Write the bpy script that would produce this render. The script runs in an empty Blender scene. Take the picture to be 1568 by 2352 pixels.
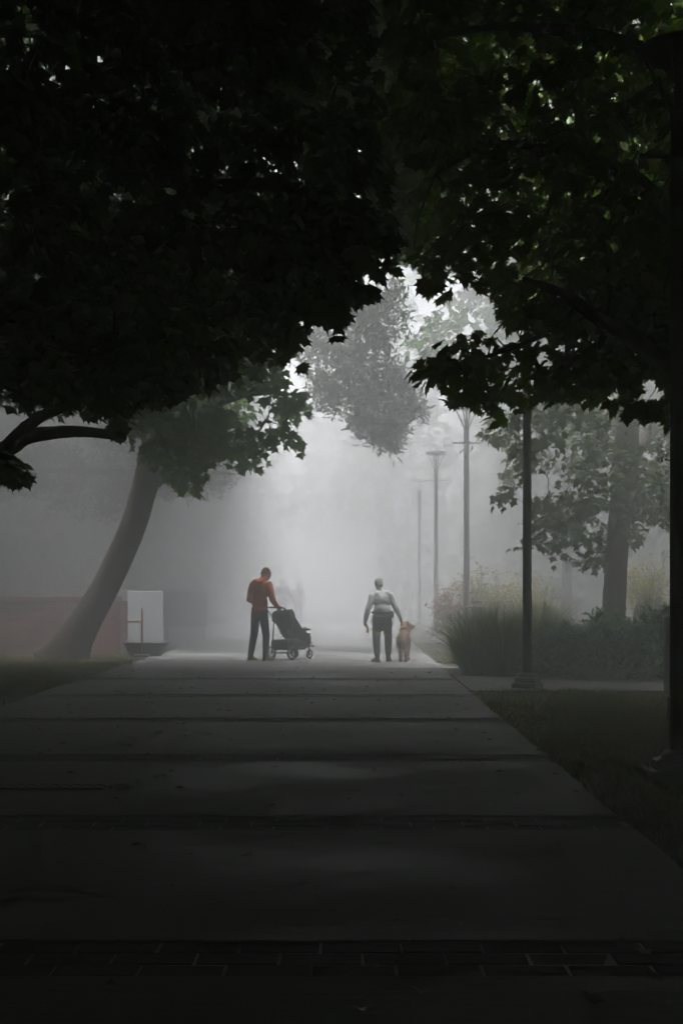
import bpy, bmesh, math, random
import numpy as np
from mathutils import Vector, Matrix

# ------------------------------------------------------------------ camera, world, sun, exposure
scene = bpy.context.scene
COL = scene.collection
R = math.radians
CAM_H, F, VX, VY = 1.35, 3000.0, 804.0, 1358.0      # eye height; focal length and vanishing point in 1568-wide pixels
cd = bpy.data.cameras.new("camera"); cam = bpy.data.objects.new("camera", cd); COL.objects.link(cam)
cd.sensor_fit = 'HORIZONTAL'; cd.sensor_width = 24.0; cd.lens = 24.0 * F / 1568.0
cd.shift_x = (784 - VX) / 1568.0; cd.shift_y = (VY - 1176) / 1568.0
cd.clip_start = 0.1; cd.clip_end = 1000
cam.location = (0, 0, CAM_H); cam.rotation_euler = (R(90), 0, 0)
scene.camera = cam

SUN_EL, SUN_AZ = 82.0, 180.0
w = bpy.data.worlds.new("World"); scene.world = w; w.use_nodes = True
nt = w.node_tree; nt.nodes.clear()
sky = nt.nodes.new('ShaderNodeTexSky'); sky.sky_type = 'NISHITA'; sky.sun_disc = False
sky.sun_elevation = R(SUN_EL); sky.sun_rotation = R(SUN_AZ)
sky.air_density = 1.0; sky.dust_density = 6.0; sky.ozone_density = 1.0
hs = nt.nodes.new('ShaderNodeHueSaturation'); hs.inputs['Saturation'].default_value = 0.5
bg = nt.nodes.new('ShaderNodeBackground'); bg.inputs['Strength'].default_value = 0.07
wo = nt.nodes.new('ShaderNodeOutputWorld')
nt.links.new(sky.outputs[0], hs.inputs['Color']); nt.links.new(hs.outputs[0], bg.inputs[0]); nt.links.new(bg.outputs[0], wo.inputs[0])

sd = bpy.data.lights.new("sun", 'SUN'); sd.energy = 5.0; sd.angle = R(28); sd.color = (1.0, 0.99, 0.98)
sun = bpy.data.objects.new("sun", sd); COL.objects.link(sun)
sun.rotation_euler = (-R(90 - SUN_EL), 0, -R(SUN_AZ))
sun.location = (0, 60, 80)

scene.view_settings.view_transform = 'Standard'; scene.view_settings.look = 'None'
scene.view_settings.gamma = 1.0; scene.view_settings.use_curve_mapping = False
scene.view_settings.exposure = 4.35
cy = scene.cycles
cy.use_denoising = True; cy.volume_bounces = 1; cy.max_bounces = 6; cy.diffuse_bounces = 3
cy.glossy_bounces = 2; cy.transmission_bounces = 3; cy.transparent_max_bounces = 8
cy.caustics_reflective = False; cy.caustics_refractive = False
HAZE_DENSITY = 0.064

rng = np.random.default_rng(7); random.seed(7)

def at(x, y, d):
    """world point that the photograph shows at pixel (x, y) of its 1568-wide copy, d metres away"""
    return Vector(((x - VX) * d / F, d, CAM_H - (y - VY) * d / F))

# ------------------------------------------------------------------ materials
MAT = {}
def mat(name, base, rough=0.8, noise=0.0, scale=8.0, bump=0.0, bscale=40.0, metal=0.0, spec=0.3, stretch=(1, 1, 1), base2=None):
    if name in MAT: return MAT[name]
    m = bpy.data.materials.new(name); m.use_nodes = True
    n = m.node_tree; p = n.nodes['Principled BSDF']
    p.inputs['Roughness'].default_value = rough; p.inputs['Metallic'].default_value = metal
    p.inputs['Specular IOR Level'].default_value = spec
    p.inputs['Base Color'].default_value = (*base, 1)
    if noise or bump:
        tc = n.nodes.new('ShaderNodeTexCoord'); mp = n.nodes.new('ShaderNodeMapping'); mp.inputs['Scale'].default_value = stretch
        n.links.new(tc.outputs['Object'], mp.inputs[0])
    if noise:
        t = n.nodes.new('ShaderNodeTexNoise'); t.inputs['Scale'].default_value = scale; t.inputs['Detail'].default_value = 6
        n.links.new(mp.outputs[0], t.inputs['Vector'])
        cr = n.nodes.new('ShaderNodeValToRGB')
        lo = base2 or tuple(c * (1 - noise) for c in base); hi = base if base2 else tuple(min(1, c * (1 + noise)) for c in base)
        cr.color_ramp.elements[0].color = (*lo, 1); cr.color_ramp.elements[0].position = 0.32
        cr.color_ramp.elements[1].color = (*hi, 1); cr.color_ramp.elements[1].position = 0.68
        n.links.new(t.outputs['Fac'], cr.inputs[0]); n.links.new(cr.outputs[0], p.inputs['Base Color'])
    if bump:
        t2 = n.nodes.new('ShaderNodeTexNoise'); t2.inputs['Scale'].default_value = bscale; t2.inputs['Detail'].default_value = 5
        n.links.new(mp.outputs[0], t2.inputs['Vector'])
        b = n.nodes.new('ShaderNodeBump'); b.inputs['Strength'].default_value = bump; b.inputs['Distance'].default_value = 0.02
        n.links.new(t2.outputs['Fac'], b.inputs['Height']); n.links.new(b.outputs[0], p.inputs['Normal'])
    MAT[name] = m
    return m

def leaf_mat(name, c1, c2, c3=None, trans=0.38, rough=0.45, spec=0.25, rare=0.96):
    """leaf: colour differs from leaf to leaf, lets some light through"""
    m = bpy.data.materials.new(name); m.use_nodes = True
    n = m.node_tree; p = n.nodes['Principled BSDF']; out = n.nodes['Material Output']
    g = n.nodes.new('ShaderNodeNewGeometry'); cr = n.nodes.new('ShaderNodeValToRGB')
    cr.color_ramp.elements[0].color = (*c1, 1); cr.color_ramp.elements[1].color = (*c2, 1); cr.color_ramp.elements[1].position = 0.9
    if c3:
        e = cr.color_ramp.elements.new(rare); e.color = (*c3, 1)
    n.links.new(g.outputs['Random Per Island'], cr.inputs[0]); n.links.new(cr.outputs[0], p.inputs['Base Color'])
    p.inputs['Roughness'].default_value = rough; p.inputs['Specular IOR Level'].default_value = spec
    t = n.nodes.new('ShaderNodeBsdfTranslucent'); mx = n.nodes.new('ShaderNodeMixShader'); mx.inputs[0].default_value = trans
    hsv = n.nodes.new('ShaderNodeHueSaturation'); hsv.inputs['Hue'].default_value = 0.47; hsv.inputs['Value'].default_value = 1.3
    n.links.new(cr.outputs[0], hsv.inputs['Color']); n.links.new(hsv.outputs[0], t.inputs[0])
    n.links.new(p.outputs[0], mx.inputs[1]); n.links.new(t.outputs[0], mx.inputs[2]); n.links.new(mx.outputs[0], out.inputs[0])
    return m

M_MAPLE = leaf_mat('maple_leaf', (0.03, 0.09, 0.009), (0.062, 0.145, 0.015), (0.12, 0.10, 0.02), rare=0.985)
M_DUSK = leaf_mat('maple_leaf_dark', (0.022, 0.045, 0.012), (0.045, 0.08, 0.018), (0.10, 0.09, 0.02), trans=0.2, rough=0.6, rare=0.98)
M_MAPLE2 = leaf_mat('maple_leaf_yellowish', (0.06, 0.15, 0.006), (0.11, 0.24, 0.012), (0.20, 0.15, 0.02), trans=0.6, rare=0.97)
M_PINE = leaf_mat('pine_needle', (0.02, 0.035, 0.018), (0.04, 0.055, 0.025), trans=0.1)
M_LAUREL = leaf_mat('shrub_leaf', (0.02, 0.06, 0.018), (0.055, 0.115, 0.035), trans=0.2, rough=0.4)
M_BIRCH = leaf_mat('pale_leaf', (0.13, 0.19, 0.025), (0.28, 0.33, 0.05), (0.36, 0.28, 0.06), trans=0.4, rare=0.85)
M_RUSSET = leaf_mat('russet_leaf', (0.20, 0.12, 0.05), (0.32, 0.18, 0.08), trans=0.4)
M_GRASS = leaf_mat('grass_blade', (0.068, 0.082, 0.003), (0.125, 0.135, 0.006), (0.19, 0.14, 0.03), trans=0.3, rare=0.9)
M_TALL = leaf_mat('tall_grass_blade', (0.055, 0.095, 0.012), (0.11, 0.15, 0.02), (0.2, 0.17, 0.08), trans=0.3, rare=0.93)
M_LITTER = leaf_mat('dry_leaf', (0.03, 0.022, 0.012), (0.10, 0.07, 0.03), (0.22, 0.15, 0.05), trans=0.1, rare=0.92)
M_BARK = mat('bark', (0.05, 0.042, 0.033), 0.95, noise=0.5, scale=9, bump=1.0, bscale=22, spec=0.1, stretch=(1, 1, 0.25))
M_BARK2 = mat('wet_bark', (0.045, 0.038, 0.03), 0.9, noise=0.5, scale=14, bump=1.0, bscale=30, spec=0.1, stretch=(1, 1, 0.3))
M_POLE = mat('dark_paint', (0.022, 0.022, 0.023), 0.5, noise=0.25, scale=6, bump=0.05, bscale=60, spec=0.35)
M_SOIL = mat('lawn_soil', (0.035, 0.034, 0.008), 1.0, noise=0.5, scale=3.0, bump=0.8, bscale=30, spec=0.05)
M_BED = mat('bed_soil', (0.03, 0.024, 0.016), 1.0, noise=0.4, scale=6, bump=1.0, bscale=25, spec=0.05)

# ------------------------------------------------------------------ mesh helpers
class MB:
    """collects vertices and faces for ONE mesh object"""
    def __init__(s): s.v = []; s.f = []; s.m = []
    def add(s, vs, fs, mi=0):
        o = len(s.v); s.v += [tuple(v) for v in vs]; s.f += [tuple(i + o for i in f) for f in fs]; s.m += [mi] * len(fs)
        return s
    def box(s, c, size, rot=None, mi=0, taper=1.0, bev=0.0):
        hx, hy, hz = size[0] / 2, size[1] / 2, size[2] / 2
        rings = []
        if bev > 0:
            for z, k in ((-hz, bev), (-hz + bev, 0), (hz - bev, 0), (hz, bev)): rings.append((z, k))
        else: rings = [(-hz, 0), (hz, 0)]
        vs = []
        for z, k in rings:
            t = 1 + (taper - 1) * (z + hz) / (2 * hz)
            for sx, sy in ((-1, -1), (1, -1), (1, 1), (-1, 1)): vs.append(Vector((sx * (hx * t - k), sy * (hy * t - k), z)))
        if rot is not None: vs = [rot @ v for v in vs]
        vs = [v + Vector(c) for v in vs]
        fs = [(3, 2, 1, 0)]; n = len(rings)
        for r in range(n - 1):
            for i in range(4):
                j = (i + 1) % 4; fs.append((r * 4 + i, r * 4 + j, r * 4 + 4 + j, r * 4 + 4 + i))
        t = (n - 1) * 4; fs.append((t, t + 1, t + 2, t + 3))
        return s.add(vs, fs, mi)
    def tube(s, pts, rad, n=8, mi=0, wob=0.0, cap=True):
        pts = [Vector(p) for p in pts]; k = len(pts)
        rad = [rad] * k if not hasattr(rad, '__len__') else rad
        vs = []; fs = []; u = None
        for i, p in enumerate(pts):
            t = (pts[min(i + 1, k - 1)] - pts[max(i - 1, 0)])
            t = t.normalized() if t.length > 1e-9 else Vector((0, 0, 1))
            if u is None:
                u = t.cross(Vector((0, 1, 0.01)));
                if u.length < 1e-3: u = t.cross(Vector((1, 0, 0)))
                u.normalize()
            u = (u - t * u.dot(t)).normalized(); w_ = t.cross(u)
            for a in range(n):
                an = 2 * math.pi * a / n; r = rad[i] * (1 + wob * random.uniform(-1, 1))
                vs.append(p + (u * math.cos(an) + w_ * math.sin(an)) * r)
        for i in range(k - 1):
            for a in range(n):
                b = (a + 1) % n; fs.append((i * n + a, i * n + b, (i + 1) * n + b, (i + 1) * n + a))
        if cap: fs.append(tuple(range(n - 1, -1, -1))); fs.append(tuple((k - 1) * n + a for a in range(n)))
        return s.add(vs, fs, mi)
    def lathe(s, prof, c=(0, 0, 0), n=16, mi=0, square=False, rot0=0.0):
        """prof: (radius, z) from bottom to top"""
        vs = []; fs = []; c = Vector(c)
        for r, z in prof:
            for a in range(n):
                an = rot0 + 2 * math.pi * a / n; vs.append(c + Vector((r * math.cos(an), r * math.sin(an), z)))
        k = len(prof)
        for i in range(k - 1):
            for a in range(n):
                b = (a + 1) % n; fs.append((i * n + a, i * n + b, (i + 1) * n + b, (i + 1) * n + a))
        fs.append(tuple(range(n - 1, -1, -1))); fs.append(tuple((k - 1) * n + a for a in range(n)))
        return s.add(vs, fs, mi)
    def ball(s, c, r, n=14, m=9, rot=None, mi=0):
        r = (r, r, r) if not hasattr(r, '__len__') else r
        vs = [Vector((0, 0, -r[2]))]; c = Vector(c)
        for i in range(1, m):
            ph = -math.pi / 2 + math.pi * i / m
            for a in range(n):
                an = 2 * math.pi * a / n
                vs.append(Vector((r[0] * math.cos(ph) * math.cos(an), r[1] * math.cos(ph) * math.sin(an), r[2] * math.sin(ph))))
        vs.append(Vector((0, 0, r[2]))); last = len(vs) - 1; fs = []
        for a in range(n): fs.append((0, 1 + (a + 1) % n, 1 + a))
        for i in range(m - 2):
            for a in range(n):
                b = (a + 1) % n; o = 1 + i * n; fs.append((o + a, o + b, o + n + b, o + n + a))
        o = 1 + (m - 2) * n
        for a in range(n): fs.append((o + a, o + (a + 1) % n, last))
        if rot is not None: vs = [rot @ v for v in vs]
        return s.add([v + c for v in vs], fs, mi)
    def cap(s, p0, r0, p1, r1, n=12):
        """tapered capsule"""
        s.ball(p0, r0, n, 8); s.ball(p1, r1, n, 8); s.tube([p0, p1], [r0, r1], n)
        return s
    def ring(s, c, rad, tr, axis='x', n=24, m=8, mi=0):
        vs = []; fs = []; c = Vector(c)
        for a in range(n):
            an = 2 * math.pi * a / n
            for b in range(m):
                bn = 2 * math.pi * b / m; q = rad + tr * math.cos(bn); h = tr * math.sin(bn)
                v = Vector((h, q * math.cos(an), q * math.sin(an))) if axis == 'x' else Vector((q * math.cos(an), q * math.sin(an), h))
                vs.append(c + v)
        for a in range(n):
            for b in range(m):
                a2 = (a + 1) % n; b2 = (b + 1) % m; fs.append((a * m + b, a2 * m + b, a2 * m + b2, a * m + b2))
        return s.add(vs, fs, mi)
    def build(s, name, mats, parent=None, smooth=False, weld=False):
        me = bpy.data.meshes.new(name); me.from_pydata(s.v, [], s.f); me.validate()
        for m in (mats if isinstance(mats, (list, tuple)) else [mats]): me.materials.append(m)
        if len(me.polygons) == len(s.m): me.polygons.foreach_set('material_index', s.m)
        bm = bmesh.new(); bm.from_mesh(me)
        if weld: bmesh.ops.remove_doubles(bm, verts=bm.verts, dist=1e-5)
        bmesh.ops.recalc_face_normals(bm, faces=bm.faces); bm.to_mesh(me); bm.free()
        if smooth: me.polygons.foreach_set('use_smooth', [True] * len(me.polygons))
        me.update()
        return link(name, me, parent)

def link(name, me, parent=None):
    o = bpy.data.objects.new(name, me); COL.objects.link(o)
    if parent is not None: o.parent = parent
    return o

def tag(o, label=None, cat=None, group=None, kind=None):
    if label: o['label'] = label
    if cat: o['category'] = cat
    if group: o['group'] = group
    if kind: o['kind'] = kind
    return o

def thing(name, label, cat, loc=(0, 0, 0), rz=0.0, group=None):
    o = bpy.data.objects.new(name, None); COL.objects.link(o)
    o.location = loc; o.rotation_euler = (0, 0, rz); o.empty_display_size = 0.2
    return tag(o, label, cat, group)

def children(o): return [c for c in bpy.data.objects if c.parent == o]
def copy_tree(o, parent=None):
    kids = children(o)
    c = o.copy(); COL.objects.link(c)
    if parent is not None: c.parent = parent
    for k in kids: copy_tree(k, c)
    return c

def remeshed(name, mb, m, parent, voxel=0.012, smooth_it=4):
    """fuse the capsules in mb into one continuous skin"""
    o = mb.build(name + '_tmp', m)
    md = o.modifiers.new('r', 'REMESH'); md.mode = 'VOXEL'; md.voxel_size = voxel
    if smooth_it:
        sm = o.modifiers.new('s', 'SMOOTH'); sm.factor = 0.5; sm.iterations = smooth_it
    dg = bpy.context.evaluated_depsgraph_get(); dg.update()
    me = bpy.data.meshes.new_from_object(o.evaluated_get(dg))
    bpy.data.objects.remove(o); me.name = name
    me.materials.clear(); me.materials.append(m)
    me.polygons.foreach_set('use_smooth', [True] * len(me.polygons)); me.polygons.foreach_set('material_index', [0] * len(me.polygons))
    return link(name, me, parent)

# ------------------------------------------------------------------ leaves
def mirror(half, tip=(0, 1.0)):
    return np.array([(0, 0)] + half + [tip] + [(-u, v) for u, v in reversed(half)])
MAPLE = mirror([(0.10, -0.04), (0.36, -0.06), (0.30, 0.10), (0.62, 0.24), (0.42, 0.34), (0.52, 0.60), (0.24, 0.52), (0.22, 0.72), (0.10, 0.74)])
MAPLE_S = mirror([(0.36, -0.03), (0.30, 0.12), (0.60, 0.34), (0.26, 0.50)])
OVAL = mirror([(0.17, 0.25), (0.2, 0.5), (0.12, 0.8)])
LEAF4 = mirror([(0.48, 0.45)])
CENTER_V = 0.34

def norm(a): return a / np.maximum(np.linalg.norm(a, axis=-1, keepdims=True), 1e-9)

def leaf_mesh(name, pos, tdir, roll, size, outline, m, parent=None, fold=0.25):
    """one mesh of leaves: pos (n,3) stalk ends, tdir (n,3) tip directions"""
    n = len(pos); k = len(outline)
    t = norm(tdir); s = norm(np.cross(t, np.array([0, 0, 1.0])) + 1e-6)
    nn = np.cross(s, t)
    c, sn = np.cos(roll)[:, None], np.sin(roll)[:, None]
    s2 = s * c + nn * sn; n2 = nn * c - s * sn
    o2 = np.vstack([outline, [(0, CENTER_V)]])
    u = o2[:, 0][None, :, None]; v = o2[:, 1][None, :, None]
    z = -fold * np.abs(u) - 0.18 * v * v
    V = pos[:, None, :] + size[:, None, None] * (s2[:, None, :] * u + t[:, None, :] * v + n2[:, None, :] * z)
    V = V.reshape(-1, 3)
    base = np.arange(n) * (k + 1)
    i = np.arange(k); j = (i + 1) % k
    T = np.stack([np.full(k, k), i, j], 1)
    faces = (base[:, None, None] + T[None]).reshape(-1)
    me = bpy.data.meshes.new(name)
    me.vertices.add(len(V)); me.vertices.foreach_set('co', V.astype(np.float32).ravel())
    nf = n * k
    me.loops.add(nf * 3); me.loops.foreach_set('vertex_index', faces.astype(np.int32))
    me.polygons.add(nf); me.polygons.foreach_set('loop_start', (np.arange(nf) * 3).astype(np.int32))
    me.materials.append(m); me.update(calc_edges=True)
    return link(name, me, parent)

def inside(poly, x, y):
    px = np.array([p[0] for p in poly], float); py = np.array([p[1] for p in poly], float)
    r = np.zeros(len(x), bool); j = len(px) - 1
    for i in range(len(px)):
        cond = ((py[i] > y) != (py[j] > y)) & (x < (px[j] - px[i]) * (y - py[i]) / (py[j] - py[i] + 1e-12) + px[i])
        r ^= cond; j = i
    return r
def project(P):
    Y = np.maximum(P[:, 1], 0.05)
    return VX + P[:, 0] / Y * F, VY - (P[:, 2] - CAM_H) / Y * F

def sprays_in(poly, d0, d1, n):
    """spray centres spread through the volume behind an outline"""
    xs = [p[0] for p in poly]; ys = [p[1] for p in poly]; out = np.zeros((0, 3))
    while len(out) < n:
        m_ = n * 3
        x = rng.uniform(min(xs), max(xs), m_); y = rng.uniform(min(ys), max(ys), m_); d = rng.uniform(d0, d1, m_)
        k = inside(poly, x, y); x, y, d = x[k], y[k], d[k]
        out = np.vstack([out, np.stack([(x - VX) * d / F, d, CAM_H - (y - VY) * d / F], 1)])
    return out[:n]

def spray_leaves(cent, per, rad, root, clip=None, flat=0.35, size=(0.11, 0.17), droop=(10, 75), thick=1.0, jit=8):
    """leaves of every spray: flat drooping plates that lean away from the root of the crown"""
    n = len(cent) * per
    c = np.repeat(cent, per, 0)
    a = rng.uniform(0, 2 * np.pi, n); r = np.sqrt(rng.uniform(0, 1, n)) * np.repeat(rng.uniform(0.6, 1.25, len(cent)) * rad, per)
    off = np.stack([np.cos(a) * r, np.sin(a) * r, rng.normal(0, flat * rad * 0.5, n)], 1)
    out = c - np.array(root)[None]; out[:, 2] = 0; out = norm(out)
    off[:, 2] -= 0.35 * r + 0.25 * np.einsum('ij,ij->i', off, out)
    p = c + off
    h = norm(off * np.array([1, 1, 0]) + 0.35 * rad * out + rng.normal(0, 0.25 * rad, (n, 3)) * np.array([1, 1, 0]))
    dr = np.radians(rng.uniform(*droop, n))
    t = h * np.cos(dr)[:, None] + np.array([0, 0, -1.0]) * np.sin(dr)[:, None]
    sz = rng.uniform(*size, n)
    if clip is not None:
        px, py = project(p + t * (sz * 0.5)[:, None])
        px += rng.normal(0, jit, n); py += rng.normal(0, jit, n)
        k = np.zeros(n, bool)
        for q in clip: k |= inside(q, px, py)
        p, t, sz = p[k], t[k], sz[k]
        spray_leaves.alive = np.bincount(np.repeat(np.arange(len(cent)), per)[k], minlength=len(cent)) > per * 0.3
    return p, t, sz

def in_frame(P, mx=70):
    x, y = project(P); m_ = mx + F * 0.45 / np.maximum(P[:, 1], 0.3)
    return (P[:, 1] > 0.2) & (x > -m_) & (x < 1568 + m_) & (y > -m_) & (y < 2352 + m_)

def ellipsoid_pts(c, r, n, shell=0.0):
    v = norm(rng.normal(0, 1, (n, 3))); q = rng.uniform(shell ** 3, 1, n) ** (1 / 3)
    return np.array(c) + v * q[:, None] * np.array(r)

def branches(mb, nodes, targets, r_tip=0.006, r_max=0.05, bend=0.12):
    """twigs: every target joins the nearest point already on the tree"""
    nodes = [np.array(q, float) for q in nodes]; root = nodes[0]
    tg = sorted([np.array(t) for t in targets], key=lambda q: min(np.linalg.norm(q - n_) for n_ in nodes[::3]))
    arr = np.array(nodes)
    for t in tg:
        i = int(np.argmin(np.linalg.norm(arr - t, axis=1))); a = arr[i]
        L = np.linalg.norm(t - a)
        if L < 0.05 or L > 6: continue
        mid1 = a + (t - a) * 0.35 + rng.normal(0, bend * L * 0.4, 3) + np.array([0, 0, bend * L])
        mid2 = a + (t - a) * 0.7 + rng.normal(0, bend * L * 0.4, 3) + np.array([0, 0, bend * L * 0.8])
        r0 = min(r_max, r_tip + 0.012 * L)
        mb.tube([a, mid1, mid2, t], [r0, r0 * 0.75, r0 * 0.5, r_tip], 5)
        arr = np.vstack([arr, mid1, mid2, t])

def dense(pts, step=0.3):
    out = []
    for a, b in zip(pts[:-1], pts[1:]):
        a, b = Vector(a), Vector(b); k = max(1, int((b - a).length / step))
        out += [a.lerp(b, i / k) for i in range(k)]
    return out + [Vector(pts[-1])]

def smooth_path(pts, rad, sub=5):
    P = [Vector(p) for p in pts]; out = []; rr = []
    for i in range(len(P) - 1):
        p0, p1, p2, p3 = P[max(i - 1, 0)], P[i], P[i + 1], P[min(i + 2, len(P) - 1)]
        for k in range(sub):
            t = k / sub
            out.append(0.5 * ((2 * p1) + (p2 - p0) * t + (2 * p0 - 5 * p1 + 4 * p2 - p3) * t * t + (3 * p1 - p0 - 3 * p2 + p3) * t ** 3))
            rr.append(rad[i] + (rad[i + 1] - rad[i]) * t)
    return out + [P[-1]], rr + [rad[-1]]

# ------------------------------------------------------------------ setting: ground, path, paving
def sheet(name, pts, z, m, thick=0.0):
    mb = MB(); n = len(pts)
    vs = [(x, y, z) for x, y in pts]
    if thick:
        vs += [(x, y, z - thick) for x, y in pts]
        fs = [tuple(range(n))] + [(i, (i + 1) % n, (i + 1) % n + n, i + n) for i in range(n)]
    else: fs = [tuple(range(n))]
    return tag(mb.add(vs, fs).build(name, m), kind='structure')

def concrete(name, col, wet):
    m = bpy.data.materials.new(name); m.use_nodes = True; n = m.node_tree; p = n.nodes['Principled BSDF']
    tc = n.nodes.new('ShaderNodeTexCoord')
    def noise(scale, st, det=6):
        mp = n.nodes.new('ShaderNodeMapping'); mp.inputs['Scale'].default_value = st
        t = n.nodes.new('ShaderNodeTexNoise'); t.inputs['Scale'].default_value = scale; t.inputs['Detail'].default_value = det
        n.links.new(tc.outputs['Object'], mp.inputs[0]); n.links.new(mp.outputs[0], t.inputs['Vector']); return t
    def ramp(src, lo, hi, p0, p1):
        c = n.nodes.new('ShaderNodeValToRGB'); c.color_ramp.elements[0].position = p0; c.color_ramp.elements[1].position = p1
        c.color_ramp.elements[0].color = (*lo, 1); c.color_ramp.elements[1].color = (*hi, 1); n.links.new(src, c.inputs[0]); return c
    big = noise(0.55, (1, 1.6, 1)); streak = noise(6, (0.35, 4, 1)); fine = noise(90, (1, 1, 1), 3)
    c1 = ramp(big.outputs['Fac'], tuple(c * 0.72 for c in col), tuple(c * 1.18 for c in col), 0.35, 0.65)
    c2 = ramp(streak.outputs['Fac'], (0.74,) * 3, (1, 1, 1), 0.3, 0.6)
    c3 = ramp(fine.outputs['Fac'], (0.55,) * 3, (1, 1, 1), 0.33, 0.45)
    mx = n.nodes.new('ShaderNodeMixRGB'); mx.blend_type = 'MULTIPLY'; mx.inputs[0].default_value = 1
    mx2 = n.nodes.new('ShaderNodeMixRGB'); mx2.blend_type = 'MULTIPLY'; mx2.inputs[0].default_value = 1
    n.links.new(c1.outputs[0], mx.inputs[1]); n.links.new(c2.outputs[0], mx.inputs[2])
    n.links.new(mx.outputs[0], mx2.inputs[1]); n.links.new(c3.outputs[0], mx2.inputs[2]); n.links.new(mx2.outputs[0], p.inputs['Base Color'])
    rr = ramp(big.outputs['Fac'], (wet,) * 3, (0.92,) * 3, 0.35, 0.6); n.links.new(rr.outputs[0], p.inputs['Roughness'])
    b = n.nodes.new('ShaderNodeBump'); b.inputs['Strength'].default_value = 0.35; b.inputs['Distance'].default_value = 0.01
    n.links.new(streak.outputs['Fac'], b.inputs['Height']); n.links.new(b.outputs[0], p.inputs['Normal'])
    p.inputs['Specular IOR Level'].default_value = 0.3
    return m
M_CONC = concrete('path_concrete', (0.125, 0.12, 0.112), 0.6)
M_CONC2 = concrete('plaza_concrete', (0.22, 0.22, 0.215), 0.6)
M_BRICK = mat('paver_brick', (0.036, 0.033, 0.031), 0.9, noise=0.45, scale=4, bump=0.5, bscale=50, spec=0.12)
M_JOINT = mat('paver_joint', (0.55, 0.54, 0.50), 0.7, noise=0.5, scale=2.6, spec=0.3, base2=(0.02, 0.019, 0.017))
M_JOINT2 = mat('paver_joint_bare', (0.012, 0.011, 0.010), 0.9, spec=0.1)

XL, XR, D_END = -4.0, 1.58, 22.6
sheet('ground', [(-110, -55), (110, -55), (110, 190), (-110, 190)], 0.0, M_SOIL)
BANDS = [(3.05, 3.5)] + sorted((CAM_H * F / (y - VY) - 0.225, CAM_H * F / (y - VY) + 0.225) for y in (2218, 1902, 1750, 1661, 1604, 1565))
def path_slabs():
    mb = MB(); top, edge = 0.03, 0.0; y0 = -6.0
    for a, b in BANDS + [(D_END, None)]:
        n_ = 6; ys = [y0 + (a - y0) * k / n_ for k in range(n_ + 1)]
        L = [(XL - 0.04 + 0.02 * math.sin(y * 1.3), y) for y in ys]; Rr = [(XR + 0.012 * math.sin(y * 2.1), y) for y in reversed(ys)]
        ring = L + Rr; m_ = len(ring); bev = 0.008; cx = (XL + XR) / 2; cyy = (y0 + a) / 2
        vs = [(x, y, 0.001) for x, y in ring] + [(x, y, top - bev) for x, y in ring] + [(x + math.copysign(bev, cx - x), min(max(y, y0 + bev), a - bev), top) for x, y in ring]
        fs = [tuple(range(2 * m_, 3 * m_))] + [(q * m_ + k, q * m_ + (k + 1) % m_, (q + 1) * m_ + (k + 1) % m_, (q + 1) * m_ + k) for q in (0, 1) for k in range(m_)]
        mb.add(vs, fs); y0 = b
    return tag(mb.build('path', M_CONC), kind='structure')
path = path_slabs()
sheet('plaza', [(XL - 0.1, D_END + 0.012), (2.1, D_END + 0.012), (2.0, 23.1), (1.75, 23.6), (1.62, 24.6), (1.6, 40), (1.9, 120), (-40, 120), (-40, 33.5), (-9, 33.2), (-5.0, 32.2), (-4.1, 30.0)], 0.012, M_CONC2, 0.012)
sheet('side_path', [(1.62, 17.45), (5, 17.4), (10, 17.2), (10, 18.3), (4.6, 18.75), (2.2, 19.9), (1.62, 21.0)], 0.016, M_CONC, 0.016)

def brick_band(d0, d1, rows=3):
    jmat, jz = (M_JOINT2, 0.012) if d0 < 4 else (M_JOINT, 0.0205)
    mb = MB(); j = 0.012; depth = (d1 - d0) / rows
    jm = MB().add([(XL - 0.04, d0 + 0.003, jz), (XR, d0 + 0.003, jz), (XR, d1 - 0.003, jz), (XL - 0.04, d1 - 0.003, jz)], [(0, 1, 2, 3)])
    joint = jm.build('brick_band', jmat, path)
    for r in range(rows):
        x = XL - 0.02 + (0.15 if r % 2 else 0.0) + rng.uniform(-0.02, 0.02)
        if r % 2: mb.box((x - 0.075, d0 + (r + 0.5) * depth, 0.018), (0.14, depth - j, 0.012), bev=0.003)
        while x < XR:
            L = min(0.30, XR - x)
            if L > 0.05:
                rot = Matrix.Rotation(rng.normal(0, 0.006), 3, 'Y') @ Matrix.Rotation(rng.normal(0, 0.004), 3, 'X')
                mb.box((x + L / 2, d0 + (r + 0.5) * depth, 0.018 + rng.normal(0, 0.0015)), (L - j, depth - j, 0.014), rot, bev=0.003)
            x += 0.30
    mb.build('brick', M_BRICK, joint)
    return joint
for a_, b_ in BANDS: brick_band(a_, b_)

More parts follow.
